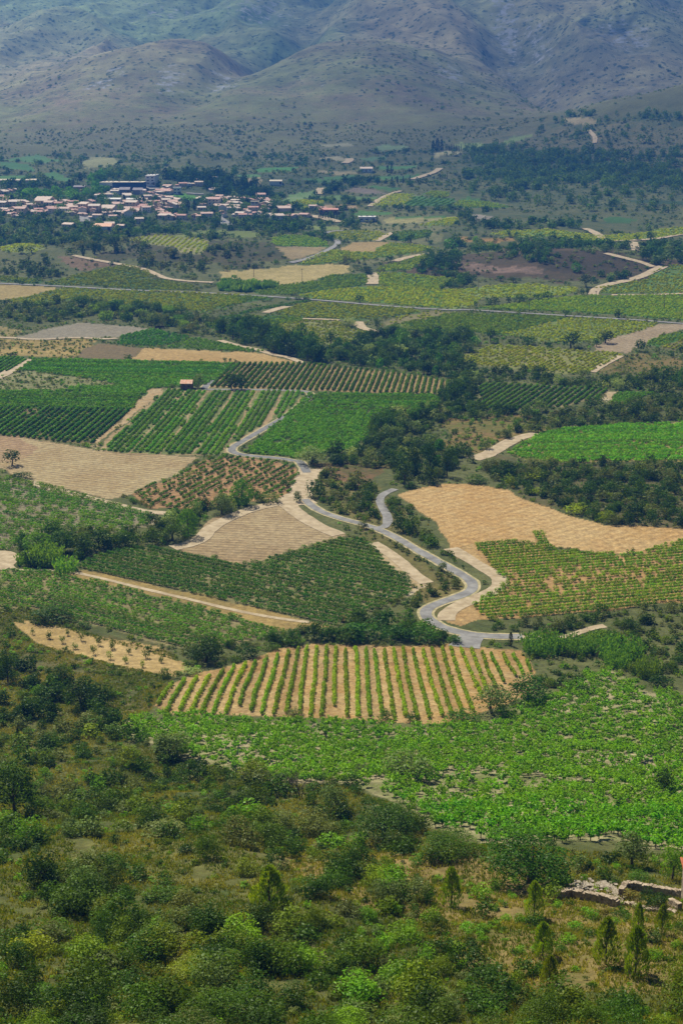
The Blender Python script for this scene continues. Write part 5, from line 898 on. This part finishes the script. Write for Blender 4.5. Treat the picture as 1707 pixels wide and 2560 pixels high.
# ---------------------------------------------------------------- village
def randcol(name, cols, rough=.9, scale=.4, bump=0):
    m, t, b = mat(name); oi = N(t, 'ShaderNodeObjectInfo'); r = N(t, 'ShaderNodeValToRGB'); r.color_ramp.interpolation = 'CONSTANT'
    for i, c in enumerate(cols):
        e = r.color_ramp.elements[i] if i < 2 else r.color_ramp.elements.new(i/len(cols)); e.position = i/len(cols); e.color = (*lin(c), 1)
    t.links.new(oi.outputs['Random'], r.inputs[0]); pos = N(t, 'ShaderNodeNewGeometry').outputs['Position']; n = noise_(t, pos, scale, 4)
    c = mixc(t, 1.0, r.outputs[0], ramp(t, n, -.6, .75), 'MULTIPLY'); t.links.new(c, b.inputs['Base Color']); b.inputs['Roughness'].default_value = rough; return m
M_HW = randcol('house_render', [(236,218,186),(232,206,166),(240,230,208),(232,202,164),(218,194,158)]); M_HR = randcol('terracotta_tiles', [(222,190,164),(212,168,146),(228,206,180),(218,180,154),(206,156,134),(226,200,172)], scale=.9)
M_WHITE = plain('white_render', tuple(lin((224,216,200))), var=.12, scale=.3); M_BLUE = plain('blue_sheet_wall', tuple(lin((58,72,104))), var=.2, scale=.3); M_TANR = plain('sheet_roof', tuple(lin((206,190,158))), var=.12, scale=.2); M_PINKR = plain('pink_tiles', tuple(lin((206,148,124))), var=.2, scale=.5)
M_GREYR = plain('grey_roof', tuple(lin((150,140,136))), var=.2, scale=.3); M_ORT = plain('orange_tiles', tuple(lin((214,132,84))), c2=tuple(lin((170,96,64))), scale=3, bump=.6); M_HUTR = plain('mottled_old_tiles', tuple(lin((222,150,108))), c2=tuple(lin((238,206,170))), scale=1.1, bump=.4); M_HUTW = plain('earth_coloured_stone', tuple(lin((150,112,78))), c2=tuple(lin((104,76,54))), scale=1.5, bump=.6)
def box_mesh(name, x0, x1, y0, y1, z0, z1, m): b = MB(); b.box(x0, x1, y0, y1, z0, z1); return b.mesh(name, m)
def gable(m, w, d, h, rise, ov=.4, x0=0, y0=0, along='x', th=.18):
    """roof of two slabs with eaves"""
    a, b = (w, d) if along == 'x' else (d, w)
    for s in (-1, 1):
        P = [(-a/2-ov, 0, h+rise), (a/2+ov, 0, h+rise), (a/2+ov, s*(b/2+ov), h-rise*ov/(b/2)), (-a/2-ov, s*(b/2+ov), h-rise*ov/(b/2))]
        V = np.array(P+[(p[0], p[1], p[2]+th) for p in P]);
        if along != 'x': V = V[:, [1,0,2]]
        V = V+np.array([x0, y0, 0]); m.add(V, [(0,1,2,3),(4,7,6,5),(0,4,5,1),(1,5,6,2),(2,6,7,3),(3,7,4,0)])
def walls(m, w, d, h, rise, x0=0, y0=0, along='x', z0=-1.2):
    m.box(x0-w/2, x0+w/2, y0-d/2, y0+d/2, z0, h)
    for s in (-1, 1):
        if along == 'x': V = [(x0+s*(w/2-.003), y0-d/2, h), (x0+s*(w/2-.003), y0+d/2, h), (x0+s*(w/2-.003), y0, h+rise)]
        else: V = [(x0-w/2, y0+s*(d/2-.003), h), (x0+w/2, y0+s*(d/2-.003), h), (x0, y0+s*(d/2-.003), h+rise)]
        m.add(V, [(0,1,2)])
HT = []
def house_type(blocks, wins, doors, chim):
    wm = MB(); rm = MB()
    for (w, d, h, rise, x0, y0, al) in blocks: walls(wm, w, d, h, rise, x0, y0, al); gable(rm, w, d, h+.02, rise, .35, x0, y0, al)
    HT.append((wm.mesh('wall', M_HW), rm.mesh('roof', M_HR), wins, doors, chim))
WINM = box_mesh('window', -.55, .55, -.05, .05, 0, 1.3, M_GLASS); DOORM = box_mesh('door', -.5, .5, -.05, .05, 0, 2.1, M_WOOD); CHM = box_mesh('chimney', -.35, .35, -.35, .35, 0, 1.3, M_HW); WINS = box_mesh('window', -.05, .05, -.55, .55, 0, 1.3, M_GLASS)
house_type([(12, 9, 3.2, 1.5, 0, 0, 'x')], [(-4,-4.53,1), (3.6,-4.53,1)], [(0,-4.53,0)], (3, 1, 4))
house_type([(11, 9, 5.8, 1.7, 0, 0, 'x')], [(-3.6,-4.53,1), (3.4,-4.53,1), (-3.6,-4.53,3.8), (0,-4.53,3.8), (3.4,-4.53,3.8)], [(0,-4.53,0)], (-3, 1, 6.8))
house_type([(10, 12, 3.4, 1.9, 0, 0, 'y')], [(-2.8,-6.03,1), (2.8,-6.03,1)], [(0,-6.03,0)], (2.5, 2, 4.2))
house_type([(11, 8, 3.1, 1.4, 0, 0, 'x'), (6, 7, 3.0, 1.2, 5.4, -3.6, 'y')], [(-3.4,-4.03,1), (5.4,-7.13,1)], [(-.4,-4.03,0)], (-3, 1, 3.9))
house_type([(13, 8, 5.6, 1.5, 0, 0, 'x'), (7, 6, 3.0, 1.0, -8.4, .4, 'x')], [(-3.8,-4.03,1), (3.8,-4.03,1), (-3.8,-4.03,3.7), (3.8,-4.03,3.7), (-8.4,-2.63,1)], [(0,-4.03,0)], (3, 1, 6.4))
house_type([(10, 10, 3.2, 1.7, 0, 0, 'x'), (8, 5, 2.6, .8, 1, -7, 'x')], [(-3.2,-5.03,1), (2,-9.53,.8)], [(-2.2,-5.03,0)], (-2, 2, 4))
HN = [0]
def house(crop, cx, by, w, label=None, group=None, ty=None, rz=None, uv=None, rs=np.random.RandomState(71)):
    c = CROP[crop]; n = (c[0]+cx*c[2], c[1]+by*c[2]); p = ground([n])[0]; W_ = w*c[2]*p[1]/FPX; ty = rs.randint(6) if ty is None else ty
    tot = [12.7,11.7,10.7,14,18,10.7][ty]; k = float(np.clip(W_/tot, .7, 1.7)); rz = rs.normal()*.28+(math.pi/2 if rs.rand() < .15 else 0) if rz is None else rz
    y = p[1]+5*k; z = float(height(p[0], y)); wm, rm, wins, doors, ch = HT[ty]
    root = link('house', None, None, (p[0], y, z+.1), rz, (k, k, k*.95)); root.empty_display_size = 1
    link('wall', wm, root); r = link('roof', rm, root)
    for x_, y_, z_ in wins: link('window', WINM, root, (x_, y_, z_))
    for x_, y_, z_ in doors: link('door', DOORM, root, (x_, y_, z_))
    link('chimney', CHM, r, ch); tag(root, label or 'pale rendered village house with terracotta roof', 'house', group); HN[0] += 1; HP.append((p[0], y)); return root
HP = []
G_FR, G_CE, G_LE, G_BA = 'houses along the front of the village', 'tightly packed houses in the centre of the village', 'houses at the left end of the village', 'houses at the back edge of the village'
def many(crop, s, label, group):
    for t in s.split(): a, b, w = map(float, t.split(',')); house(crop, a, b, w, label, group)
many('G', '160,405,150 125,418,100 20,420,90 40,452,70 105,492,75 150,503,70 110,445,50 10,455,60 -20,480,60 60,470,60 30,380,80 0,340,70 60,350,70 20,300,80 70,290,70 120,275,60 215,462,50 300,475,60 270,470,50', 'pinkish house with tiled roof at the left end of the village', G_LE)
many('G', '270,425,65 385,397,140 485,392,80 565,387,90 430,418,90 595,417,80 500,452,70 560,472,90 600,482,80 740,445,110 775,432,60 945,457,120 810,472,90 920,482,90 1150,472,120 1110,440,60 700,440,60 640,400,60 1240,440,60 980,510,60 1090,502,70 850,520,70', 'village house with large gabled roof, left of the village centre', 'gabled houses left of the village centre')
many('G', '1100,330,80 1000,305,70 950,335,90 860,330,90 880,318,80 1010,275,50 1240,300,60 1290,305,60 1340,300,70 1350,330,70 1280,350,80 1250,365,60 1310,345,60 1390,285,60 1400,300,50 1460,250,80 1440,280,60 1480,290,70 1510,370,80 1380,380,80 1440,390,80 1500,395,90 1550,380,50 1330,385,60 1300,400,60 1260,395,60 1380,350,50 1430,345,50 1480,360,50 1410,405,70 1470,420,60 1530,430,60 1340,430,70 1380,450,60 1100,380,60 1120,400,70 1200,400,60 1010,400,70 1250,430,50 1180,440,50 1550,405,50 1540,440,50', 'village house packed among others near the centre, with pink-tiled roof', G_CE)
many('G', '600,592,110 1060,612,100 1430,487,110 1440,518,140 1210,555,70 950,600,90', 'lone house with broad tiled roof among trees below the village', 'houses among the trees below the village')
many('H', '345,192,50 340,228,60 325,212,60 460,168,45 75,257,80 60,300,100 30,275,60 200,240,50 232,225,30', 'house with tiled roof on the wooded rise behind the village', G_BA); house('H', 465, 278, 72, 'red-roofed house under the dark trees behind the village'); house('H', 875, 345, 84, 'pale house at the edge of the dark wood on the village rise')
many('H', '700,365,90 660,387,110 660,402,110 780,372,80 810,455,125 650,442,100 555,358,75 575,387,65 465,392,60 355,408,70 360,438,45 560,417,50 500,417,50 350,358,70 440,370,50 520,350,50 620,360,50 740,360,60 600,400,60', 'low cream house in the newer part of the village', 'low cream houses in the newer part of the village')
house('H', 915, 452, 76, 'house with pink gable roof at the right side of the village', ty=2, rz=0.05); house('H', 545, 490, 84, 'house with pink stepped roofs near the village street', ty=4)
many('H', '700,503,110 850,503,95 1010,525,130 1150,515,80 405,515,140 190,522,90 50,505,110 90,515,60 1260,500,90 720,520,60 940,500,60 305,505,60 130,500,50', 'low cream house in the front row of the village', G_FR); many('H', '1330,424,64 1410,440,60', 'house behind the cypresses at the right end of the village', 'houses behind the cypresses')
_r = np.random.RandomState(55)
for _ in range(46):
    a, b = _r.rand(2)
    if _r.rand() < .55: house('G', 20+1500*a, 385+125*b, 65+50*_r.rand(), 'village house among gardens in the left and middle part', 'houses among gardens in the village')
    else: house('H', 60+1120*a, 372+130*b, 65+45*_r.rand(), 'village house among gardens in the right part', 'houses among gardens in the right part of the village')
house('I', 615, 290, 90, 'farmhouse between round trees in the far valley', ty=0, rz=0); house('I', 1010, 0, 1, 'x') if False else None
def hall(name, crop, x0, x1, by, depth, h, wm, rm, label, cat, roof='flat', rz=0, wins=0, rise=1.2):
    c = CROP[crop]; p, q = ground([(c[0]+x0*c[2], c[1]+by*c[2]), (c[0]+x1*c[2], c[1]+by*c[2])]); w = q[0]-p[0]; y = (p[1]+q[1])/2+depth/2; x = (p[0]+q[0])/2
    root = link(name, None, None, (x, y, float(height(x, y))), rz); a = MB(); b = MB()
    if roof == 'flat': a.box(-w/2, w/2, -depth/2, depth/2, -2, h); b.box(-w/2-.4, w/2+.4, -depth/2-.4, depth/2+.4, h+.01, h+.45)
    else: walls(a, w, depth, h, rise, along='x', z0=-2); gable(b, w, depth, h+.02, rise, .4)
    link('wall', a.mesh('wall', wm), root); r = link('roof', b.mesh('roof', rm), root)
    if wins:
        n = max(2, int(w/4)); wb = box_mesh('window', -1.2, 1.2, -.06, .06, 0, 1.2, M_GLASS)
        for f in range(wins):
            for i in range(n): link('window', wb, root, (-w/2+(i+.5)*w/n, -depth/2-.04, 1+3*f))
    for i in range(3 if roof == 'flat' else 0): link('roof_vent', box_mesh('roof_vent', -1, 1, -.8, .8, 0, .7, M_GREYR), r, (-w/3+i*w/3, .1*depth, h+.45))
    d = link('door', box_mesh('door', -1.2, 1.2, -.06, .06, 0, 2.6, M_WOOD), root, (w*.38, -depth/2-.05, 0)); tag(root, label, cat); HP.append((x, y)); return root
hall('winery_hall', 'G', 975, 1255, 268, 26, 7.5, M_BLUE, M_TANR, 'long dark blue hall with pale flat roof behind the village', 'hall'); hall('winery_shed', 'G', 870, 985, 262, 34, 6.0, M_WHITE, M_TANR, 'white flat-roofed shed left of the dark blue hall', 'shed')
hall('market_hall', 'G', 905, 1055, 372, 12, 3.2, M_HW, M_WHITE, 'long low building with white roof in the village centre', 'hall', 'gable', rise=1); hall('market_hall', 'G', 1098, 1222, 372, 12, 3.0, M_HW, M_WHITE, 'shorter white-roofed building right of the long white one', 'hall', 'gable', rise=1)
hall('modern_school', 'G', 1272, 1350, 235, 38, 9.5, M_WHITE, M_WHITE, 'modern white building with bands of windows behind the village', 'building', wins=3); hall('barn', 'G', -30, 170, 203, 12, 3.4, M_HW, M_TANR, 'long pale-roofed barn at the left frame edge', 'barn', 'gable'); hall('barn', 'G', 232, 312, 208, 12, 3.4, M_HW, M_TANR, 'shorter pale-roofed barn right of the long one', 'barn', 'gable')
hall('farm_shed', 'H', 955, 1062, 222, 14, 3.2, M_WHITE, M_TANR, 'single white-walled shed on the slope behind the village', 'shed', 'gable'); hall('white_house', 'H', 118, 180, 300, 9, 6.5, M_WHITE, M_WHITE, 'tall bright white house above the green plot in the village', 'house', wins=2); hall('white_house', 'H', 792, 860, 418, 9, 5.6, M_WHITE, M_TANR, 'white two-storey house in the newer part of the village', 'house', wins=2)
hall('long_farmhouse', 'H', 1385, 1550, 472, 12, 3.4, M_PINKR, M_PINKR, 'long low building with pink tiled roof behind the cypresses', 'farmhouse', 'gable', wins=1); hall('farm_shed', 'I', 560, 680, 640, 12, 3.6, M_WHITE, M_WHITE, 'white shed in the valley right of the village', 'shed', wins=1); hall('farm_shed', 'G', 640, 740, 265, 12, 3, M_PINKR, M_GREYR, 'pinkish barn beside dark conifers behind the plane trees', 'barn', 'gable'); hall('open_shed', 'G', 1040, 1130, 300, 14, 4.0, M_GREYR, M_GREYR, 'grey-roofed shed in front of the dark blue hall', 'shed', 'gable', rise=2.2); hall('open_shed', 'G', 1160, 1240, 300, 12, 4.0, M_GREYR, M_GREYR, 'second grey-roofed shed, right of the first, by the blue hall', 'shed', 'gable', rise=2)
for a, h_, l in (('G 815,618 975,618', 3.4, 'big villa with broad tan hipped roof below the village'),): 
    p, q = gp(a); hall('villa', 'G', 815, 970, 620, 14, 3.4, M_WHITE, M_HUTR, l, 'villa', 'gable', rise=2.2)
# village gardens: trees between the houses, kept off the roofs
# ---------------------------------------------------------------- leafless trees at the near edge of the bush vines
def bare_tree(spec, h, seed, label):
    rs = np.random.RandomState(seed); p = gp(spec)[0]; tm = MB(); bm = MB()
    def grow(m, a, d, l, r, n):
        b = a+d*l; m.add(*tube(a, b, r, r*.6, 5))
        if n:
            for _ in range(3): e = d+rs.normal(size=3)*.5; e[2] = abs(e[2])*.8+.15; e /= np.linalg.norm(e); grow(bm, b-d*l*.15*rs.rand(), e, l*(.62+.2*rs.rand()), r*.55, n-1)
    for k in range(3): d = np.array([rs.normal()*.35, rs.normal()*.35, 1.]); d /= np.linalg.norm(d); grow(tm, np.array([.1*k, 0, -.2]), d, h*.36, .085, 4)
    r = link('bare_tree', None, None, p); r.empty_display_size = .3; link('trunk', tm.mesh('trunk', M_BARK, True), r); link('branches', bm.mesh('branches', M_BARK), r); tag(r, label, 'tree')
bare_tree('L 1290,700', 4.2, 3, 'leafless grey tree with crooked branches left of another bare one'); bare_tree('L 1375,735', 4.8, 4, 'leafless grey tree at the near edge of the bush vines'); bare_tree('L 1480,690', 3.4, 8, 'smaller leafless tree beside the round leafy one'); bare_tree('M 90,640', 3.0, 9, 'low leafless tree standing among the bush vines')
# ---------------------------------------------------------------- stone hut
def stone_hut():
    p, q = gp('D 1182,352 1256,352'); w = q[0]-p[0]; y = p[1]+2.6; x = (p[0]+q[0])/2; root = link('stone_hut', None, None, (x, y, float(height(x, y))), -.03); d = 5.2
    a = MB(); walls(a, w, d, 2.7, 1.2); link('wall', a.mesh('wall', M_HUTW), root); r = MB(); gable(r, w, d, 2.72, 1.25, .25); rf = link('roof', r.mesh('roof', M_HUTR), root)
    t = MB()
    for i in range(int(w/.3)): t.add(*tube((-w/2+.1+i*.3, -d/2-.2, 2.82), (-w/2+.1+i*.3, -.05, 4.08), .07, .07, 5))
    link('tile_ridges', t.mesh('tile_ridges', M_HUTR), rf); link('door', box_mesh('door', -.5, .5, -.06, .06, 0, 2, M_WOOD), root, (-w*.2, -d/2-.04, 0)); link('window', box_mesh('window', -.35, .35, -.05, .05, 0, .6, M_GLASS), root, (w*.22, -d/2-.04, 1.3))
    tag(root, 'small stone hut with mottled orange tile roof between the vineyards', 'hut')
stone_hut()
# ---------------------------------------------------------------- ruin, rubble and the tile-roofed building at the right edge
def stone_wall(name, pts, h, th, label, seed=1, m=M_STONE):
    rs = np.random.RandomState(seed); G_ = gp(pts); b = MB(); L = 0
    for (p, q) in zip(G_[:-1], G_[1:]):
        d = (q-p)[:2]; Ls = np.linalg.norm(d); d = d/Ls; n_ = np.array([-d[1], d[0]]); k = max(1, int(Ls/.3))
        for i in range(k):
            c = p[:2]+d*(i+.5)*Ls/k; hh = h*(1+.06*rs.normal()) if h > .5 else h*(.5+rs.rand()); z0 = float(height(c[0], c[1]))-.5; nl = max(2, int((hh+.5)/.2))
            for j in range(nl):
                l = Ls/k*.5*(1.0+.1*rs.rand()); tt = th*.5*(1+.14*rs.rand()); za = z0+(hh+.5)*j/nl; zb = z0+(hh+.5)*(j+1)/nl-.012; o = d*rs.normal()*.03
                V = [(c+o+d*l*sx+n_*tt*sy) for sx in (-1, 1) for sy in (-1, 1)]; V3 = [(*v, z+.03*rs.normal()) for v in V for z in (za, zb)]; V3 = [V3[t] for t in range(8)]
                b.add(V3, [(0,1,3,2),(4,6,7,5),(0,4,5,1),(2,3,7,6),(0,2,6,4),(1,5,7,3)])
    o = link(name, b.mesh(name, m)); tag(o, label, 'wall'); return o
stone_wall('ruined_wall', 'Q -60,500 120,470 280,500 500,535 740,600', .95, .6, 'low straight dry-stone wall left of the ruin enclosure', 1)
stone_wall('enclosure_wall', 'Q 770,480 835,385 1000,410 1200,450 1400,480 1560,500', 1.15, .55, 'pale-topped stone wall of the ruin enclosure', 2)
stone_wall('collapsed_wall', 'Q 730,560 800,560 900,585 1000,615 1100,640 1200,650 1330,660 1460,680', .3, .5, 'collapsed line of stones in front of the ruin enclosure', 3)
stone_wall('short_wall', 'Q 1400,560 1450,590 1520,640', .7, .5, 'short stone wall beside the tile-roofed building', 6)
def rubble():
    rs = np.random.RandomState(9); b = MB(); A = gp('Q 20,390 200,370 330,340 450,330 560,340 640,380 720,430 790,500'); 
    for i in range(260):
        k = rs.randint(len(A)-1); p = A[k]+(A[k+1]-A[k])*rs.rand(); x = p[0]+rs.normal()*.45; y = p[1]+rs.normal()*.9; r = .1+.2*rs.rand()**2; V = rs.normal(size=(8, 3)); c = np.array([(sx, sy, sz) for sx in (-1,1) for sy in (-1,1) for sz in (-1,1)], float)*r*(.6+.5*rs.rand(8, 1)); c += np.array([x, y, float(height(x, y))+r*.4])
        b.add(c, [(0,1,3,2),(4,6,7,5),(0,4,5,1),(2,3,7,6),(0,2,6,4),(1,5,7,3)])
    tag(link('rubble', b.mesh('rubble', plain('pale_rubble', tuple(lin((180,166,140))), c2=tuple(lin((112,98,78))), scale=3))), 'heap of pale fallen stones behind the low wall', 'rubble', None, 'stuff')
rubble()
def edge_building():
    p = gp('Q 1530,690')[0]; x0, y0 = p[0], p[1]; z = float(height(x0+2, y0+2)); root = link('farm_building', None, None, (x0+4.55, y0+3, z), 0); w, d, h, rise = 6.2, 5.6, 2.0, .0; a = MB(); a.box(-w/2, w/2, -d/2, d/2, -1.5, 1.7); link('wall', a.mesh('wall', M_STONE), root)
    r = MB(); V = np.array([(-w/2-.3, -d/2-.3, 1.72), (w/2, -d/2-.3, 1.72), (w/2, d/2+.2, 3.6), (-w/2-.3, d/2+.2, 3.6)]); V = np.concatenate([V, V+[0,0,.14]]); r.add(V, [(0,1,2,3),(4,7,6,5),(0,4,5,1),(1,5,6,2),(2,6,7,3),(3,7,4,0)])
    for i in range(22): r.add(*tube((-w/2-.2+i*.29, -d/2-.34, 1.88), (-w/2-.2+i*.29, d/2+.2, 3.76), .09, .09, 6))
    rf = link('roof', r.mesh('roof', M_ORT), root); b = MB(); b.add([(-w/2+.002, -d/2, 1.7), (-w/2+.002, d/2, 1.7), (-w/2+.002, d/2, 3.55)], [(0,1,2)]); link('gable_wall', b.mesh('gable_wall', M_STONE), root); b = MB(); b.box(-w/2-.36, -w/2-.18, -d/2, d/2, 1.72, 1.8); link('door', box_mesh('door', -.5, .5, -.05, .05, 0, 1.6, M_WOOD), root, (.4, -d/2-.04, 0))
    tag(root, 'stone building with orange tiled roof cut by the right frame edge', 'building')
edge_building()
# ---------------------------------------------------------------- poles, trailer, tarpaulin, cars
def pole_protos():
    a = MB(); a.add(*tube((0,0,-.3), (0,0,8.6), .17, .12, 8)); b = MB(); b.box(-.9, .9, -.07, .07, 8.0, 8.2); c = MB()
    for x in (-.75, 0, .75): c.add(*tube((x,0,8.2), (x,0,8.45), .07, .05, 6))
    return a.mesh('post', M_WOOD), b.mesh('crossarm', M_WOOD), c.mesh('insulators', M_GREYR)
PP = pole_protos()
for s, l in (('B 222,346','left of two poles on the tan meadow'),('B 537,372','right of two poles on the tan meadow'),('B 918,412','beside the pale double track'),('B 1278,430','in the vineyard right of the double track'),('C 230,602','at the left of the field hedge'),('C 570,634','rising above the field hedge'),('C 995,682','standing in the large green vineyard'),('C 1443,714','in the green vineyard near the right edge'),('A 1085,292','on the dark scrub hill beside the track'),('A 1055,330','by the fork of the pale track'),('C 560,740','on the main road verge right of the turning'),('A 1328,300','on the edge of the tan meadow')):
    p = gp(s)[0]; r = link('utility_pole', None, None, p, .4); link('post', PP[0], r); arm = link('crossarm', PP[1], r); link('insulators', PP[2], arm); tag(r, 'wooden utility pole '+l, 'utility pole', 'utility poles')
def tarp():
    p = gp('E 1080,106')[0]; rs = np.random.RandomState(2); g = np.linspace(-1, 1, 9); X, Y = np.meshgrid(g, g); Z = 1.1*np.exp(-(X**2+Y**2)*1.2)+.12*rs.rand(9, 9)+.3; i = np.arange(8)[:,None]*9+np.arange(8); V = np.stack([X*3.4, Y*2.2, Z], -1).reshape(-1, 3); F = np.stack([i, i+1, i+10, i+9], -1).reshape(-1, 4)
    tag(link('tarpaulin', new_mesh('tarpaulin', V, F, None, M_WHITE, True), None, p), 'white tarpaulin over a heap in the riverside scrub', 'tarpaulin')
tarp()
def wheel_mesh(r, t): b = MB(); b.add(*tube((-t/2,0,0), (t/2,0,0), r, r, 14)); V = b.V[0]; b.add(np.concatenate([V[:14], V[14:]]), [tuple(range(14))]); b.add(V, [tuple(range(27, 13, -1))]); return b.mesh('wheel', plain('rubber', (.03,.03,.03), scale=3))
WM = wheel_mesh(.34, .22)
def car(s, c, label, rz):
    p = gp(s)[0]; m, t, b = mat('car_paint'); b.inputs['Base Color'].default_value = (*lin(c), 1); b.inputs['Roughness'].default_value = .3; r = link('parked_car', None, None, (p[0], p[1], p[2]+.15), rz); a = MB(); a.box(-2.1, 2.1, -.85, .85, .3, .85)
    V = [(-1.4,-.82,.85),(1.1,-.82,.85),(1.1,.82,.85),(-1.4,.82,.85),(-1.0,-.68,1.45),(.5,-.68,1.45),(.5,.68,1.45),(-1.0,.68,1.45)]; a.add(V, [(4,5,6,7),(0,1,2,3)]); link('body', a.mesh('body', m), r); g = MB(); g.add(V, [(0,1,5,4),(1,2,6,5),(2,3,7,6),(3,0,4,7)]); link('windows', g.mesh('windows', M_GLASS), r)
    for x in (-1.3, 1.3):
        for y in (-.8, .8): w = link('wheel', WM, r, (x, y, .32), math.pi/2)
    tag(r, label, 'car')
car('H 1255,478', (230,230,232), 'white car on the sandy yard, left of two', .3); car('H 1285,480', (90,92,100), 'dark car on the sandy yard, right of two', .2); car('H 560,545', (220,220,224), 'white car on the village street', .8); car('H 300,525', (200,204,210), 'silver car at the hedge in front of the village', .1); car('I 450,655', (236,236,238), 'white van-like car on the road right of the village', .2)
def trailer():
    p = gp('A 1045,684')[0]; r = link('farm_trailer', None, None, p, .15); a = MB(); a.box(-2.6, 2.6, -1, 1, .6, .75); a.box(-2.6, 2.6, -1, -.92, .76, 1.5); a.box(-2.6, 2.6, .92, 1, .76, 1.5); a.box(-2.6, -2.52, -.91, .91, .76, 1.5); a.box(2.52, 2.6, -.91, .91, .76, 1.5); link('bed', a.mesh('bed', plain('dark_rust', tuple(lin((74,52,42))))), r); b = MB(); b.add(*tube((2.6,0,.65), (4,0,.5), .07, .05)); link('drawbar', b.mesh('drawbar', M_WOOD), r)
    for y in (-1.1, 1.1): link('wheel', WM, r, (0, y, .34), math.pi/2, (1.2, 1.2, 1.2))
    tag(r, 'dark farm trailer parked behind the small dense vineyard', 'trailer')
trailer()
print('houses', HN[0])
# ---------------------------------------------------------------- haze and a passing cloud
m = bpy.data.materials.new('haze'); m.use_nodes = True; t = m.node_tree; t.nodes.clear(); o_ = t.nodes.new('ShaderNodeOutputMaterial'); pv = t.nodes.new('ShaderNodeVolumePrincipled')
pv.inputs['Color'].default_value = (.09, .35, 1, 1); pv.inputs['Density'].default_value = HAZE_DENSITY; pv.inputs['Anisotropy'].default_value = .1
t.links.new(pv.outputs[0], o_.inputs['Volume']); HTOP = max(v.co.z for v in bpy.data.objects['ground'].data.vertices)+25; print('haze top', HTOP)
b = MB(); b.box(-13000, 13000, -700, 9800, -40, HTOP); hz = link('haze', b.mesh('haze', m)); tag(hz, kind='stuff'); hz['label'] = 'blue summer haze over the valley'
def cloud(u, v, rx, ry, dens, seed, zc=1250):
    """a thin flat cloud, thinning out to nothing at its rim"""
    p = ground([(u, v)])[0]; k = (zc-p[2])/SUN[2]; cx, cy = p[0]+SUN[0]*k, p[1]+SUN[1]*k; rs = np.random.RandomState(seed); b = MB(); nt_, nr_ = 40, 10; V = []
    for s_ in (-1, 1):
        for j in range(nr_+1):
            f = j/nr_
            for i in range(nt_): a = i/nt_*6.2832; V.append((rx*f*math.cos(a), ry*f*math.sin(a), s_*60*math.sqrt(max(0, 1-f*f))*(.6+.8*rs.rand())))
    n = (nr_+1)*nt_; F = []
    for s_ in (0, n):
        for j in range(nr_):
            for i in range(nt_): q = (i+1) % nt_; f = (s_+j*nt_+i, s_+j*nt_+q, s_+(j+1)*nt_+q, s_+(j+1)*nt_+i); F.append(f if s_ else f[::-1])
    b.add(V, F); m = bpy.data.materials.new('cloud'); m.use_nodes = True; t = m.node_tree; t.nodes.clear(); o = t.nodes.new('ShaderNodeOutputMaterial'); d = t.nodes.new('ShaderNodeBsdfDiffuse'); d.inputs[0].default_value = (.9,.9,.92,1); tr = t.nodes.new('ShaderNodeBsdfTransparent'); mx = t.nodes.new('ShaderNodeMixShader')
    tc = N(t, 'ShaderNodeTexCoord').outputs['Object']; vm = N(t, 'ShaderNodeVectorMath', operation='MULTIPLY'); vm.inputs[1].default_value = (1/rx, 1/ry, 0); t.links.new(tc, vm.inputs[0]); ln = N(t, 'ShaderNodeVectorMath', operation='LENGTH'); t.links.new(vm.outputs[0], ln.inputs[0])
    nz = noise_(t, tc, .0028, 4, .55); e = math_(t, 'SUBTRACT', math_(t, 'ADD', 1.0, math_(t, 'MULTIPLY', math_(t, 'SUBTRACT', nz, .5), 1.6)), ln.outputs['Value']); f = math_(t, 'MULTIPLY', ramp(t, e, 0, .55), dens); f = math_(t, 'MULTIPLY', f, ramp(t, ln.outputs['Value'], 1, .8))
    t.links.new(f, mx.inputs[0]); t.links.new(tr.outputs[0], mx.inputs[1]); t.links.new(d.outputs[0], mx.inputs[2]); t.links.new(mx.outputs[0], o.inputs['Surface'])
    tag(link('cloud', b.mesh('cloud', m, True), None, (cx, cy, zc)), kind='structure')
cloud(1500, 60, 1250, 1700, .24, 3)
cloud(1500, 430, 520, 420, .1, 4)

# ---------------------------------------------------------------- tell look-alikes apart by their order from the left
def number_labels():
    sets = {}
    for o in S.objects:
        if o.parent is None and 'label' in o and o.get('kind') not in ('stuff', 'structure'): sets.setdefault(o['label'], []).append(o)
    for lab, obs in sets.items():
        if 1 < len(obs) <= 48 and len(lab.split()) <= 12:
            P = []
            for o in obs:
                if o.location.length > 0: P.append(tuple(o.location))
                else: v = o.data.vertices; P.append(tuple(v[len(v)//2].co))
            u, _ = project(np.array(P))
            for n, i in enumerate(np.argsort(u)): obs[i]['label'] = '%s, %s from the left' % (lab, ORD[n])
number_labels()
